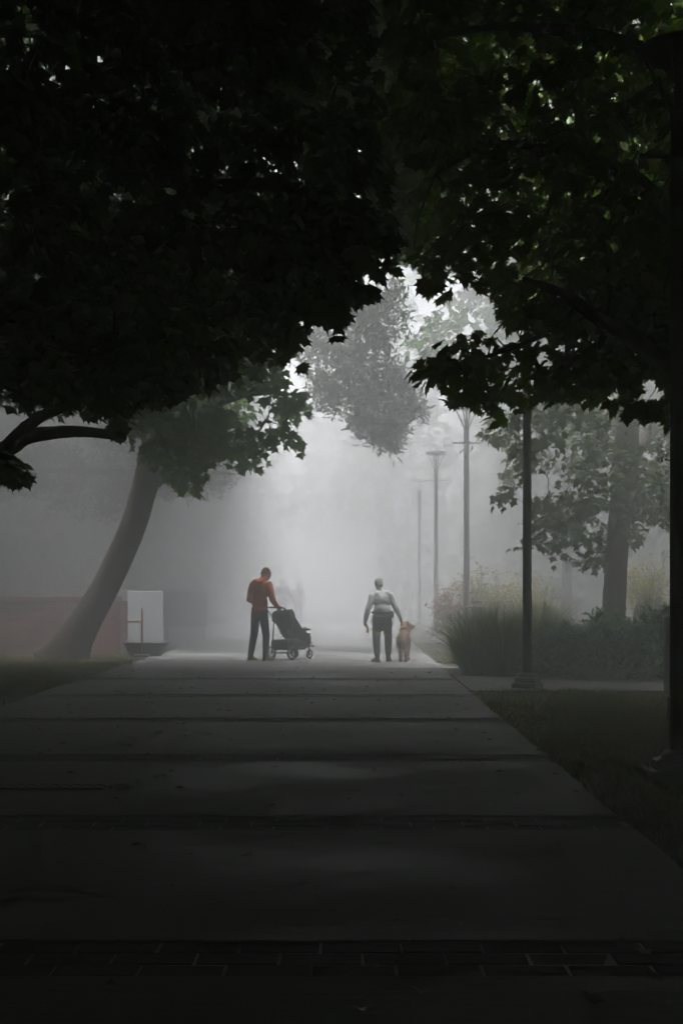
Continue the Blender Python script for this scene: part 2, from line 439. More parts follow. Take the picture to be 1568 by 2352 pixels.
# lawn blades (short grass both sides)
def lawn(name, regions, n, h, m, label):
    P = []
    tot = sum((x1 - x0) * (y1 - y0) for x0, x1, y0, y1 in regions)
    for x0, x1, y0, y1 in regions:
        k = int(n * (x1 - x0) * (y1 - y0) / tot)
        P.append(np.stack([rng.uniform(x0, x1, k), rng.uniform(y0, y1, k), np.zeros(k)], 1))
    P = np.vstack(P); cl = 0.5 + 0.5 * np.sin(P[:, 0] * 2.1 + 1.3 * np.sin(P[:, 1] * 1.7)) * np.sin(P[:, 1] * 1.9 + P[:, 0])
    k = rng.uniform(0, 1, len(P)) < 0.45 + 0.55 * cl; P = P[k]; cl = cl[k]; n_ = len(P)
    # keep the side path clear
    k = ~((P[:, 0] > 1.5) & (P[:, 1] > 17.45) & (P[:, 1] < 20.6 - 0.6 * np.clip(P[:, 0] - 1.6, 0, 3)) ); P = P[k]; cl = cl[k]; n_ = len(P)
    a = rng.uniform(0, 2 * np.pi, n_); t = np.stack([np.cos(a) * 0.5, np.sin(a) * 0.5, rng.uniform(0.5, 1.2, n_)], 1)
    sz = rng.uniform(0.5, 1.2, n_) * h * (0.7 + 0.6 * cl)
    bl = mirror([(0.09, 0.05), (0.06, 0.6)])
    return tag(leaf_mesh(name, P, t, rng.uniform(0, 6, n_), sz, bl, m, fold=0.05), label, 'grass', kind='stuff')
lawn('lawn_grass', [(1.57, 7, 4.5, 17.5), (1.6, 3.2, 24.2, 34)], 60000, 0.065, M_GRASS, 'short patchy lawn grass to the right of the concrete path')
lawn('lawn_verge', [(-11, -4.0, 9, 31)], 40000, 0.075, M_GRASS, 'short lawn grass round the leaning tree to the left of the path')
# specks of fallen leaves
n = 900
P = np.stack([rng.uniform(XL, 3.6, n), 3.5 + 19 * rng.uniform(0, 1, n) ** 0.9, np.full(n, 0.036)], 1)
P[P[:, 0] > XR, 2] = 0.045
a = rng.uniform(0, 6.28, n)
tag(leaf_mesh('leaf_litter', P, np.stack([np.cos(a), np.sin(a), rng.uniform(-0.05, 0.35, n)], 1), rng.uniform(-0.3, 0.3, n), rng.uniform(0.03, 0.085, n) * rng.uniform(0.5, 1, n), MAPLE_S, M_LITTER, fold=-0.3),
    'dry fallen leaves scattered over the path and lawn', 'leaf litter', kind='stuff')

# ------------------------------------------------------------------ trees
LEAFN = 0
def maple(name, label, cat, loc, trunk, trad, limbs, polys, filler, group=None, leaf=(0.11, 0.17), outline=MAPLE, m=M_MAPLE, bark=M_BARK, twig=True, holes=0.0):
    """trunk, limbs: world points; polys: (outline, d0, d1, sprays, leaves per spray, radius); filler: ellipsoids (centre, radii, leaves, size) of unseen leaves added beyond the frame for shade"""
    root = thing(name, label, cat, loc, 0, group); o = Vector(loc)
    mb = MB(); nodes = []
    tp, tr = smooth_path(trunk, trad); mb.tube([p - o for p in tp], tr, 14, wob=0.035); nodes += dense(tp, 0.3)[6:]
    for lp, lr in limbs:
        a, b = smooth_path(lp, lr); mb.tube([p - o for p in a], b, 9, wob=0.07); nodes += dense(a, 0.2)
    crown_root = tp[-1]
    LP, LT, LS = [np.zeros((0, 3))], [np.zeros((0, 3))], [np.zeros(0)]
    allc = [q[0] for q in polys]; tw = MB()
    for poly, d0, d1, ns, per, rad in polys:
        c = sprays_in(poly, d0, d1, ns)
        if holes:
            hv = np.sin(c[:, 0] * 3.1 + c[:, 2] * 1.3) * np.sin(c[:, 2] * 3.7 + c[:, 1] * 0.9 + c[:, 0])
            c = c[hv < 1 - holes]
        p, t, sz = spray_leaves(c, per, rad, crown_root, [poly], size=leaf)
        LP.append(p); LT.append(t); LS.append(sz)
        if twig: branches(mb_off(tw, o), nodes, c[spray_leaves.alive], r_tip=0.004)
    P = np.vstack(LP) - np.array(o)
    if len(P): leaf_mesh('crown', P, np.vstack(LT), rng.normal(0, 0.5, len(P)), np.concatenate(LS), outline, m, root)
    if filler:
        FP = []; FS = []
        for c, r, k, s in filler:
            q = ellipsoid_pts(c, r, k, 0.35); q = q[~in_frame(q)]; q = q[q[:, 2] > 1.6]
            FP.append(q); FS.append(rng.uniform(0.7, 1.2, len(q)) * s)
        q = np.vstack(FP); k = len(q)
        t = norm(rng.normal(0, 1, (k, 3)) * np.array([1, 1, 0.6]) + np.array([0, 0, -0.25]))
        leaf_mesh('crown', q - np.array(o), t, rng.normal(0, 0.6, k), np.concatenate(FS), LEAF4, M_MAPLE, root, fold=0.1)  # out-of-frame leaves added to block light from above and beside
    mb.v += tw.v if False else []
    ob = len(mb.v); mb.v += tw.v; mb.f += [tuple(i + ob for i in f) for f in tw.f]; mb.m += tw.m
    mb.build('trunk', bark, root, smooth=True)
    return root
class mb_off:
    """adds to another MB, moved by -o"""
    def __init__(s, mb, o): s.mb = mb; s.o = np.array(o)
    def tube(s, pts, rad, n): s.mb.tube([Vector(np.array(p) - s.o) for p in pts], rad, n)

POLY_A = [(-80, -80), (840, -80), (862, 120), (885, 300), (905, 450), (925, 560), (905, 640), (880, 665), (870, 695), (835, 680), (800, 700), (818, 770), (790, 775), (750, 735), (700, 690),
          (705, 760), (695, 865), (650, 835), (610, 850), (560, 800), (530, 885), (440, 890), (330, 960), (280, 1010), (220, 960), (140, 950), (60, 960), (0, 930), (-80, 930)]
POLY_A2 = [(-80, 1010), (20, 1040), (70, 1050), (85, 1080), (60, 1110), (30, 1128), (0, 1100), (-80, 1090)]
maple('maple_tree', 'dark near maple whose boughs fill the top left of the view', 'tree', (-5.4, 12.0, 0),
      [(-5.4, 12, -0.1), (-5.35, 12, 1.2), (-5.2, 11.9, 2.6), (-5.1, 11.6, 5.0), (-5.2, 11.0, 8.5)], [0.42, 0.33, 0.29, 0.24, 0.12],
      [([(-5.2, 11.9, 1.9), at(-140, 1120, 12), at(0, 1042, 12), at(60, 1005, 12), at(140, 992, 12), at(210, 993, 12), at(285, 1004, 11.8)], [0.13, 0.11, 0.085, 0.07, 0.06, 0.05, 0.04]),
       ([at(0, 1042, 12), at(40, 1000, 11.8), at(85, 962, 11.6), at(150, 930, 11.3), at(260, 860, 10.8), at(420, 760, 10)], [0.075, 0.062, 0.055, 0.05, 0.035, 0.02]),
       ([(-5.15, 11.8, 3.6), at(50, 700, 11), at(300, 520, 10), at(560, 420, 9.5), at(760, 480, 9)], [0.16, 0.11, 0.08, 0.05, 0.02]),
       ([(-5.1, 11.6, 4.6), at(100, 250, 10), at(450, 120, 9.5), at(760, 60, 9)], [0.15, 0.1, 0.06, 0.02])],
      [(POLY_A, 8.0, 12.2, 240, 25, 0.42), (POLY_A2, 11, 12.5, 14, 14, 0.22)],
      [((-4.5, 5, 7.2), (8.5, 11, 4.6), 60000, 0.36), ((-9, 6, 5.0), (5, 13, 4.2), 22000, 0.36)], group='maples along the path')

POLY_B = [(240, 800), (640, 780), (660, 870), (712, 908), (718, 940), (680, 965), (704, 1045), (660, 1012), (612, 1035), (618, 1078), (540, 1088), (530, 1045), (460, 1095), (478, 1168), (425, 1145), (350, 1080), (300, 1040), (275, 960), (200, 940)]
POLY_B2 = [(-80, -80), (900, -80), (905, 560), (760, 700), (690, 800), (640, 840), (300, 960), (100, 940), (-80, 930)]
maple('leaning_maple', 'big maple with a thick bare trunk leaning right over the lawn', 'tree', (-5.55, 26.0, 0),
      [at(140, 1530, 26), at(160, 1490, 26), at(188, 1440, 26), at(241, 1350, 26), at(309, 1200, 25.9), at(346, 1060, 25.8), at(385, 880, 25.4), at(380, 640, 25)], [0.60, 0.43, 0.33, 0.28, 0.26, 0.255, 0.22, 0.13],
      [([at(352, 1040, 25.8), at(440, 960, 24.6), at(540, 910, 23.8), at(640, 900, 22.8)], [0.2, 0.14, 0.08, 0.03]),
       ([at(360, 990, 25.7), at(300, 800, 24), at(150, 760, 23), at(0, 700, 22)], [0.22, 0.15, 0.1, 0.05]),
       ([at(380, 880, 25.4), at(520, 600, 23), at(700, 450, 21), at(800, 300, 19)], [0.24, 0.16, 0.1, 0.04]),
       ([at(382, 720, 25), at(350, 350, 22), at(250, 150, 21), at(500, 0, 20)], [0.2, 0.14, 0.1, 0.05])],
      [(POLY_B, 20.5, 25.8, 110, 27, 0.52), (POLY_B2, 14, 24, 640, 26, 0.75)],
      [((-9, 25, 8), (8, 11, 6), 26000, 0.45), ((-14, 24, 5), (6, 12, 5), 22000, 0.45), ((-2.2, 19, 11.2), (5.5, 7, 3), 16000, 0.4)], group='maples along the path', leaf=(0.14, 0.21), outline=MAPLE_S)

POLY_C1 = [(905, -80), (880, 60), (870, 100), (905, 190), (850, 330), (920, 345), (960, 430), (945, 520), (940, 605), (978, 622), (960, 658), (988, 697), (1012, 680), (1030, 640), (1090, 650), (1130, 690), (1200, 760), (1640, 800), (1640, -80)]
POLY_C3 = [(1150, -80), (1640, -80), (1640, 760), (1210, 760), (1150, 600)]  # rear leaf layer added to shade the air before the upright maple
POLY_C2 = [(1000, 718), (1060, 762), (1110, 755), (1130, 690), (1300, 640), (1640, 640), (1640, 975), (1560, 990), (1500, 965), (1400, 965), (1330, 930), (1270, 922), (1205, 955), (1150, 900), (1132, 975), (1088, 962), (1080, 930), (1008, 948), (1030, 900), (935, 892), (905, 882), (930, 850), (980, 830), (985, 790), (960, 752)]
maple('maple_tree', 'near maple whose green boughs fill the top right above the lamps', 'tree', (5.6, 13.0, 0),
      [(5.6, 13, -0.1), (5.55, 13, 1.0), (5.4, 12.9, 2.6), (5.2, 12.6, 5), (5.3, 12, 8.5)], [0.40, 0.30, 0.26, 0.22, 0.12],
      [([(5.4, 12.9, 2.5), at(1640, 900, 11.2), at(1560, 840, 9.7), at(1500, 815, 9.7), at(1440, 768, 9.7), at(1380, 736, 9.7), at(1320, 692, 9.7), at(1262, 662, 9.7), at(1200, 640, 9.7)], [0.14, 0.10, 0.085, 0.075, 0.066, 0.055, 0.045, 0.035, 0.02]),
       ([at(1385, 738, 9.7), at(1392, 700, 9.7), at(1400, 640, 9.7), at(1385, 560, 9.7)], [0.03, 0.025, 0.02, 0.01]),
       ([at(1330, 698, 9.75), at(1290, 745, 9.9), at(1200, 790, 10.6), at(1080, 830, 10.8)], [0.03, 0.025, 0.02, 0.01]),
       ([(5.3, 12.8, 3.8), at(1600, 520, 11.5), at(1400, 380, 11), at(1150, 330, 10.5), at(1000, 400, 10)], [0.15, 0.1, 0.06, 0.03, 0.015]),
       ([(5.2, 12.6, 4.8), at(1600, 200, 11), at(1400, 90, 10.5), at(1150, 60, 10), at(980, 90, 10)], [0.15, 0.1, 0.06, 0.03, 0.015])],
      [(POLY_C1, 9.7, 13.2, 215, 20, 0.42), (POLY_C1, 13, 17.5, 260, 22, 0.55), (POLY_C3, 17.5, 22, 150, 24, 0.6), (POLY_C2, 10.3, 13.2, 74, 22, 0.40)],
      [((4.5, 5, 7.2), (8.5, 11, 4.6), 44000, 0.36), ((9, 6, 5.0), (5, 13, 4.2), 22000, 0.36), ((2.4, 16.5, 10), (5.5, 5, 3), 5000, 0.4)], group='maples along the path', m=M_MAPLE2, holes=0.13)

POLY_D = [(1038, 1032), (1060, 1000), (1100, 965), (1130, 925), (1600, 900), (1600, 1290), (1540, 1215), (1500, 1200), (1450, 1275), (1440, 1180), (1395, 1250), (1392, 1312), (1340, 1305), (1300, 1296), (1272, 1312), (1250, 1270), (1222, 1252), (1165, 1298), (1158, 1282), (1200, 1250), (1215, 1200), (1216, 1150), (1262, 1122), (1300, 1112), (1302, 1060), (1280, 1040), (1262, 1088), (1222, 1075), (1195, 1092), (1182, 1150), (1150, 1170), (1128, 1140), (1150, 1095), (1168, 1062), (1132, 1020), (1105, 1000), (1072, 1034)]
maple('maple_tree', 'maple with an upright trunk rising behind the leafy shrubs on the right', 'tree', (4.64, 23.0, 0),
      [(4.62, 23, -0.1), at(1408, 1440, 23), at(1412, 1340, 23), at(1420, 1230, 23), at(1430, 1120, 23), at(1436, 1040, 23), at(1440, 940, 22.8), at(1430, 700, 22)], [0.30, 0.215, 0.20, 0.20, 0.21, 0.24, 0.17, 0.10],
      [([at(1432, 1075, 23), at(1402, 1040, 22.8), at(1378, 995, 22.6), at(1340, 950, 22.2), at(1280, 910, 21.5), at(1180, 880, 21)], [0.13, 0.10, 0.085, 0.075, 0.06, 0.03]),
       ([at(1440, 1060, 23), at(1480, 1010, 23.2), at(1530, 950, 23.4), at(1600, 860, 23.6)], [0.14, 0.12, 0.09, 0.06]),
       ([at(1425, 1180, 23), at(1380, 1150, 22.5), at(1300, 1160, 21.8), at(1240, 1190, 21.4)], [0.06, 0.05, 0.035, 0.015])],
      [(POLY_D, 20.6, 25, 175, 26, 0.40)],
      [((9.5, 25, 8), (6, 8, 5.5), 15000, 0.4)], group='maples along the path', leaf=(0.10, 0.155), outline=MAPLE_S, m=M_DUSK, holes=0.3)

POLY_F = [(870, 815), (960, 765), (1010, 690), (1100, 640), (1300, 560), (1640, 500), (1640, 960), (1300, 1000), (1130, 900), (1040, 845), (900, 850)]
POLY_F3 = [(790, -80), (1030, -80), (1020, 460), (960, 560), (938, 600), (905, 596), (860, 500)]
POLY_F2 = [(800, -80), (1640, -80), (1640, 640), (1100, 640), (945, 612), (905, 600), (860, 500)]
maple('maple_tree', 'pale maple fading in the fog with a thin trunk behind the pole lamp', 'tree', (6.3, 38.0, 0),
      [(6.3, 38, -0.1), (6.3, 38, 1.5), (6.28, 37.9, 4.0), (6.2, 37.5, 8), (6.0, 36.5, 12)], [0.22, 0.14, 0.13, 0.12, 0.06],
      [([(6.28, 37.9, 4.5), at(1150, 880, 35), at(1000, 800, 33)], [0.08, 0.06, 0.02]),
       ([(6.2, 37.5, 7), at(1100, 600, 33), at(960, 400, 30)], [0.08, 0.06, 0.02])],
      [(POLY_F, 29, 38, 200, 24, 0.8), (POLY_F2, 31, 41, 620, 28, 1.1), (POLY_F3, 16, 21, 190, 28, 0.6), (POLY_F3, 21, 27, 90, 28, 0.75)],
      [((12, 36, 9), (8, 10, 6), 16000, 0.5), ((1.3, 27, 15.2), (2.4, 4.5, 0.9), 900, 0.45)], group='maples along the path', leaf=(0.18, 0.27), outline=MAPLE_S, holes=0.08)

POLY_G = [(-80, -80), (560, -80), (590, 300), (615, 800), (520, 980), (430, 1000), (300, 960), (-80, 930)]
POLY_K = [(-80, 1000), (400, 1040), (330, 1110), (270, 1230), (200, 1340), (120, 1440), (-80, 1440)]
POLY_H = [(1080, -80), (1640, -80), (1640, 1000), (1330, 980), (1210, 900), (1150, 760), (1090, 500)]
for x, d, lab, poly, d0, d1, fc in [(-12.6, 42.0, 'maple added to shade the fog left of the leaning trunk', POLY_G, 27.5, 46, ((-17, 43, 6), (8, 13, 6), 30000, 0.5)),
                       (-17.0, 57.0, 'hidden farther maple on the left, added to shade the fog', POLY_G, 44, 62, ((-23, 60, 6), (9, 14, 6), 26000, 0.5)),
                       (10.0, 52.0, 'hidden farther maple on the right, added to shade the fog', POLY_H, 26.5, 54, ((16, 52, 8), (9, 12, 6), 14000, 0.5))]:
    sx = 1 if x > 0 else -1  # hidden maples added to shade the fog on both sides
    maple('maple_tree', lab, 'tree', (x, d, 0), [(x, d, -0.1), (x, d, 2), (x - 0.1 * sx, d, 5), (x - 0.3 * sx, d - 0.3, 9), (x - 0.5 * sx, d - 0.5, 12)], [0.4, 0.3, 0.27, 0.2, 0.1],
          [([(x, d, 4.5), (x - 2 * sx, d - 1, 6.5), (x - 4.5 * sx, d - 2, 7.5)], [0.15, 0.1, 0.03]), ([(x, d, 6), (x - 1.5 * sx, d - 3, 8.5), (x - 3 * sx, d - 6, 9.5)], [0.15, 0.1, 0.03])],
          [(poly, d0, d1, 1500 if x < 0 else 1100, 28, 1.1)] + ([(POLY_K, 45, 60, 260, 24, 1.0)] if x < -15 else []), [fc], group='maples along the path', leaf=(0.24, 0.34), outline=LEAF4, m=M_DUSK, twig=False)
for x, d in ((-5.5, -9.0), (5.5, -9.0)):  # unseen maples added to keep skylight off the near path
    maple('maple_tree', 'unseen maple added behind the viewpoint to shade the path', 'tree', (x, d, 0), [(x, d, -0.1), (x, d, 2), (x, d, 5), (x * 0.9, d, 9)], [0.4, 0.3, 0.25, 0.1], [([(x, d, 4), (x * 0.5, d + 1, 6)], [0.12, 0.04])],
          [], [((x, d - 2, 5.8), (8, 8, 5.2), 36000, 0.36)], group='shade maples added behind the viewpoint', twig=False)

n_ = 42000  # leaf mass added to keep light out of the far fog
P = np.stack([rng.uniform(-17, 17, n_), rng.uniform(50, 84, n_), 15.5 * rng.uniform(0, 1, n_) ** 0.8], 1)
P = P[(np.sin(P[:, 0] * 0.8 + 1.1) + np.sin(P[:, 1] * 0.7 + P[:, 0] * 0.3) > -1.0 + 0.10 * P[:, 2])]; P = P[~((np.abs(P[:, 0] + 1.2) < 2.6) & (P[:, 2] < 4.5))]
tag(leaf_mesh('shade_woods', P, norm(rng.normal(0, 1, P.shape) + np.array([0, 0, -0.3])), rng.uniform(0, 3, len(P)), rng.uniform(0.45, 0.8, len(P)), LEAF4, M_MAPLE, fold=0.1), 'leaf mass added at the far end of the path to dim the fog', 'shade_woods', kind='stuff')
n_ = 36000  # unseen leaf mass added to stop light leaking in from behind
P = np.stack([rng.uniform(-32, 32, n_), rng.uniform(-40, -15, n_), 13.5 * rng.uniform(0, 1, n_) ** 0.85], 1)
tag(leaf_mesh('shade_woods', P, norm(rng.normal(0, 1, P.shape) + np.array([0, 0, -0.3])), rng.uniform(0, 3, len(P)), rng.uniform(0.45, 0.75, len(P)), LEAF4, M_MAPLE, fold=0.1), 'unseen leaf mass added behind the viewpoint to block light', 'shade_woods', kind='stuff')
# unseen leaf masses added left and right of the frame to block side light
for nm, lab, sx, n_ in (('shade_woods', 'unseen leaf mass added out of frame on the left to block side light', -1, 85000), ('shade_woods', 'unseen leaf mass added out of frame on the right to block side light', 1, 40000)):
    y = rng.uniform(-30, 92, n_); x = rng.uniform(11.5, 34, n_) * sx; z = 13.5 * rng.uniform(0, 1, n_) ** 0.85
    P = np.stack([x, y, z], 1); P = P[(np.abs(P[:, 0]) > 0.275 * P[:, 1] + 2.5) & (np.sin(P[:, 0] * 0.9 + 1.7 * np.sin(P[:, 1] * 0.45)) + np.sin(P[:, 1] * 0.8) > -1.1 + 0.09 * P[:, 2])]
    tag(leaf_mesh(nm, P, norm(rng.normal(0, 1, P.shape) + np.array([0, 0, -0.3])), rng.uniform(0, 3, len(P)), rng.uniform(0.45, 0.75, len(P)), LEAF4, M_MAPLE, fold=0.1), lab, 'shade_woods', kind='stuff')

# pine: tufts of needles on drooping boughs
POLY_E = [(690, 800), (740, 730), (820, 680), (850, 690), (905, 640), (925, 650), (958, 700), (945, 760), (905, 772), (875, 800), (912, 822), (962, 880), (976, 958), (935, 982), (922, 1042), (872, 1032), (822, 1002), (792, 962), (742, 925), (712, 970), (700, 890)]
POLY_E2 = [(-80, 1020), (300, 1010), (560, 1070), (575, 1100), (500, 1135), (330, 1150), (265, 1195), (160, 1192), (60, 1135), (-80, 1150)]
POLY_E3 = [(150, 300), (640, 300), (690, 640), (690, 820), (500, 1000), (150, 1000)]
def pine():
    D = 30.5; loc = Vector((at(176, 1470, D).x, D, 0))
    root = thing('pine_tree', 'hazy pine reaching a drooping bough out over the middle of the path', 'tree', loc)
    mb = MB(); trunk = [(loc.x - 0.08, D, -0.1), at(260, 1312, D), at(312, 1190, D - 0.1), at(347, 1060, D - 0.2), at(352, 800, D - 0.5), at(350, 500, D - 0.7), at(350, 200, D - 0.8)]
    tp, tr = smooth_path(trunk, [0.30, 0.22, 0.21, 0.21, 0.20, 0.14, 0.06]); mb.tube([p - loc for p in tp], tr, 12, wob=0.04); nodes = dense(tp, 0.4)
    E = D - 1.2
    for lp, lr in [([at(345, 900, D - 0.4), at(500, 850, D - 0.8), at(650, 790, E), at(780, 800, E - 0.4), at(870, 880, E - 0.4), at(900, 980, E - 0.4)], [0.17, 0.14, 0.10, 0.08, 0.045, 0.02]),
                   ([at(348, 740, D - 0.6), at(560, 700, E + 0.2), at(720, 690, E), at(840, 720, E), at(920, 690, E)], [0.15, 0.12, 0.09, 0.05, 0.02]),
                   ([at(650, 790, E), at(700, 840, E - 0.2), at(730, 900, E - 0.3)], [0.05, 0.035, 0.02]),
                   ([at(780, 800, E - 0.4), at(800, 880, E - 0.5), at(830, 960, E - 0.6)], [0.05, 0.035, 0.02]),
                   ([at(322, 1090, D - 0.2), at(400, 1080, D - 0.4), at(540, 1090, D - 0.6)], [0.09, 0.06, 0.03]),
                   ([at(322, 1088, D - 0.2), at(120, 1080, D), at(0, 1090, D)], [0.09, 0.06, 0.03])]:
        a, b = smooth_path(lp, lr); mb.tube([p - loc for p in a], b, 7, wob=0.08); nodes += dense(a, 0.25)
    P, T, S = [], [], []
    for poly, d0, d1, ns, nt_ in ((POLY_E, 27.6, 30.6, 215, 46), (POLY_E2, 29, 37, 230, 40), (POLY_E3, 30, 36, 260, 40)):
        c = sprays_in(poly, d0, d1, ns); branches(mb_off(mb, loc), nodes, c, r_tip=0.008, bend=0.06)
        n_ = len(c) * nt_; cc = np.repeat(c, nt_, 0) + rng.normal(0, 0.13, (len(c) * nt_, 3))
        v = norm(rng.normal(0, 1, (n_, 3)) + np.array([0, 0, 0.2]))
        x, y = project(cc); k = inside(poly, x + rng.normal(0, 17, n_), y + rng.normal(0, 17, n_))
        P.append(cc[k]); T.append(v[k]); S.append(rng.uniform(0.12, 0.21, k.sum()))
    P = np.vstack(P)
    leaf_mesh('crown', P - np.array(loc), np.vstack(T), rng.uniform(0, 3, len(P)), np.concatenate(S), mirror([(0.12, 0.3), (0.1, 0.8)]), M_PINE, root, fold=0.0)
    q = ellipsoid_pts((-11, 39, 9), (7, 8, 6), 9000, 0.3); q = q[~in_frame(q)]; k = len(q)
    leaf_mesh('crown', q - np.array(loc), norm(rng.normal(0, 1, (k, 3))), rng.uniform(0, 3, k), np.full(k, 0.45), LEAF4, M_PINE, root)  # out-of-frame leaves added to shade the left side
    mb.build('trunk', M_BARK2, root, smooth=True)
pine()

# ------------------------------------------------------------------ lamp posts
def lamp_post():
    root = thing('lamp_post', '', 'lamp post')
    b = MB()
    b.lathe([(0.225, -0.02), (0.225, 0.075), (0.205, 0.085)], n=8, rot0=R(22.5))
    b.lathe([(0.185, 0.085), (0.185, 0.15), (0.165, 0.165)], n=8, rot0=R(22.5))
    b.lathe([(0.125, 0.165), (0.115, 0.20), (0.075, 0.225)], n=16)
    b.build('base', M_POLE, root)
    p = MB(); p.lathe([(0.064, 0.2), (0.062, 2.0), (0.055, 4.70), (0.06, 4.705), (0.06, 4.78), (0.045, 4.80)], n=20); pole = p.build('pole', M_POLE, root)
    for poly in pole.data.polygons: poly.use_smooth = len(poly.vertices) == 4
    h = MB(); h.box((-0.0625, 0, 0.52), (0.02, 0.075, 0.16), bev=0.004); h.build('access_cover', M_POLE, root)
    pl = MB(); pl.box((0, -0.0615, 3.98), (0.09, 0.012, 0.17), bev=0.003); pl.build('number_plate', M_POLE, root)
    e = MB(); e.tube([(-0.055, 0, 2.28), (-0.10, 0, 2.285)], 0.005, 6); e.ring((-0.118, 0, 2.285), 0.018, 0.004, 'x', 14, 6)
    eo = e.build('eye_bolt', M_POLE, root)
    c = MB(); c.tube([(-0.26, 0, 4.44), (0.26, 0, 4.44)], 0.016, 10); c.ball((-0.26, 0, 4.44), 0.02); c.ball((0.26, 0, 4.44), 0.02); c.box((0, 0, 4.44), (0.15, 0.15, 0.06), bev=0.01)
    c.build('cross_arm', M_POLE, root)
    for k in range(4):
        an = R(45 + 90 * k) + 0.35; d = Vector((math.cos(an), math.sin(an), 0))
        s = MB(); s.tube([d * 0.04 + Vector((0, 0, 4.74)), d * 0.25 + Vector((0, 0, 5.18))], [0.016, 0.012], 8); s.build('bracket', M_POLE, root)
    s = MB(); s.tube([(0, 0, 4.78), (0, 0, 5.12)], 0.022, 10); s.lathe([(0.05, 5.1), (0.06, 5.16), (0.03, 5.18)], n=14); s.build('lamp_holder', M_POLE, root)
    d = MB(); d.lathe([(0.27, 5.165), (0.285, 5.17), (0.285, 5.205), (0.24, 5.235), (0.12, 5.258), (0.02, 5.265)], n=36); d.build('lamp_shade', M_POLE, root)
    return root
LAMPS = [(2.33, 9.27, 'black lamp post nearest, cut by the right edge of the view'),
         (2.45, 18.1, 'second lamp post, its dark stepped base beside the side path'),
         (2.42, 27.2, 'third lamp post, grey in the fog behind the tall grass'),
         (2.39, 36.4, 'fourth lamp post, pale in the fog above the boulder'),
         (2.42, 45.5, 'fifth lamp post, a very faint line left of the boulder'),
         (2.42, 54.6, 'farthest lamp post, almost lost in the fog')]
lp0 = lamp_post()
for i, (x, d, lab) in enumerate(LAMPS):
    o = lp0 if i == 0 else copy_tree(lp0)
    o.location = (x, d, 0.0); o['label'] = lab; o['group'] = 'lamp posts along the right side of the path'

# ------------------------------------------------------------------ bollard lights
def bollard():
    root = thing('bollard_light', '', 'bollard light')
    p = MB(); p.box((0, 0, 0.42), (0.115, 0.115, 0.86), bev=0.006); p.build('post', M_POLE, root)
    for sx, sy in ((-1, -1), (1, -1), (1, 1), (-1, 1)):
        r = MB(); r.tube([(sx * 0.075, sy * 0.075, 0.80), (sx * 0.075, sy * 0.075, 1.06)], 0.008, 6); r.build('rod', M_POLE, root)
    c = MB(); c.box((0, 0, 0.865), (0.165, 0.165, 0.02)); c.build('collar', M_POLE, root)
    l = MB(); l.lathe([(0.03, 0.875), (0.045, 0.9), (0.045, 0.99), (0.03, 1.02)], n=14); l.build('lamp_glass', mat('dull_glass', (0.12, 0.12, 0.11), 0.3), root)
    q = MB(); q.lathe([(0.275, 1.035), (0.275, 1.045), (0.20, 1.075), (0.13, 1.12)], n=4, rot0=R(45)); q.build('roof', M_POLE, root)
    t = MB(); t.lathe([(0.09, 1.12), (0.09, 1.135), (0.165, 1.135), (0.165, 1.15), (0.10, 1.17)], n=4, rot0=R(45)); t.build('cap', M_POLE, root)
    return root
b0 = bollard()
for i, (x, d, lab) in enumerate([(4.22, 17.3, 'dark bollard light with a small roof beside the nearest lamp post'),
                                 (2.42, 25.2, 'hazy bollard light rising out of the tall grass behind the third lamp'),
                                 (7.0, 30.5, 'faint bollard light roof among the thin stems at the far right'),
                                 (7.6, 44.0, 'palest bollard light, left of the upright maple trunk')]):
    o = b0 if i == 0 else copy_tree(b0)
    o.location = (x, d, 0.0); o['label'] = lab; o['group'] = 'bollard lights in the planting'

# ------------------------------------------------------------------ planting on the right
bed = sheet('planting_bed', [(1.75, 20.4), (2.3, 19.95), (4.6, 18.85), (9, 18.4), (12, 22), (10, 30), (3.2, 27), (2.3, 24.3), (1.75, 22.3)], 0.006, M_BED)

def tall_grass(loc, n, h, spread, lean, label):
    root = thing('ornamental_grass', label, 'ornamental grass', loc, 0, 'ornamental grasses in the bed')
    a = rng.uniform(0, 2 * np.pi, n); r = np.sqrt(rng.uniform(0, 1, n)) * spread
    base = np.stack([np.cos(a) * r * 0.55, np.sin(a) * r * 0.55, np.zeros(n)], 1)
    out = np.stack([np.cos(a), np.sin(a), np.zeros(n)], 1); L = (0.4 + 0.95 * rng.uniform(0, 1, n) ** 1.6) * h
    k = 6; ss = np.linspace(0, 1, k); bend = rng.uniform(0.05, 1.0, n) * (0.35 + r / spread) * lean
    C = base[:, None, :] + out[:, None, :] * (bend[:, None] * ss[None] ** 2 * L[:, None])[:, :, None]
    C[:, :, 2] += (L[:, None] * (ss[None] - 0.28 * bend[:, None] * ss[None] ** 3))
    side = norm(np.stack([rng.normal(0, 1, n), rng.normal(0, 1, n), np.zeros(n)], 1))
    wd = 0.0085 * (1 - ss * 0.85)
    A = C - side[:, None, :] * wd[None, :, None]; B = C + side[:, None, :] * wd[None, :, None]
    V = np.stack([A, B], 2).reshape(-1, 3); i0 = (np.arange(n) * k * 2)[:, None] + (np.arange(k - 1) * 2)[None]
    Q = np.stack([i0, i0 + 1, i0 + 3, i0 + 2], -1).reshape(-1); nf = n * (k - 1)
    me = bpy.data.meshes.new('blades'); me.vertices.add(len(V)); me.vertices.foreach_set('co', V.astype(np.float32).ravel())
    me.loops.add(nf * 4); me.loops.foreach_set('vertex_index', Q.astype(np.int32)); me.polygons.add(nf); me.polygons.foreach_set('loop_start', (np.arange(nf) * 4).astype(np.int32))
    me.materials.append(M_TALL); me.update(calc_edges=True); link('blades', me, root)
    return root
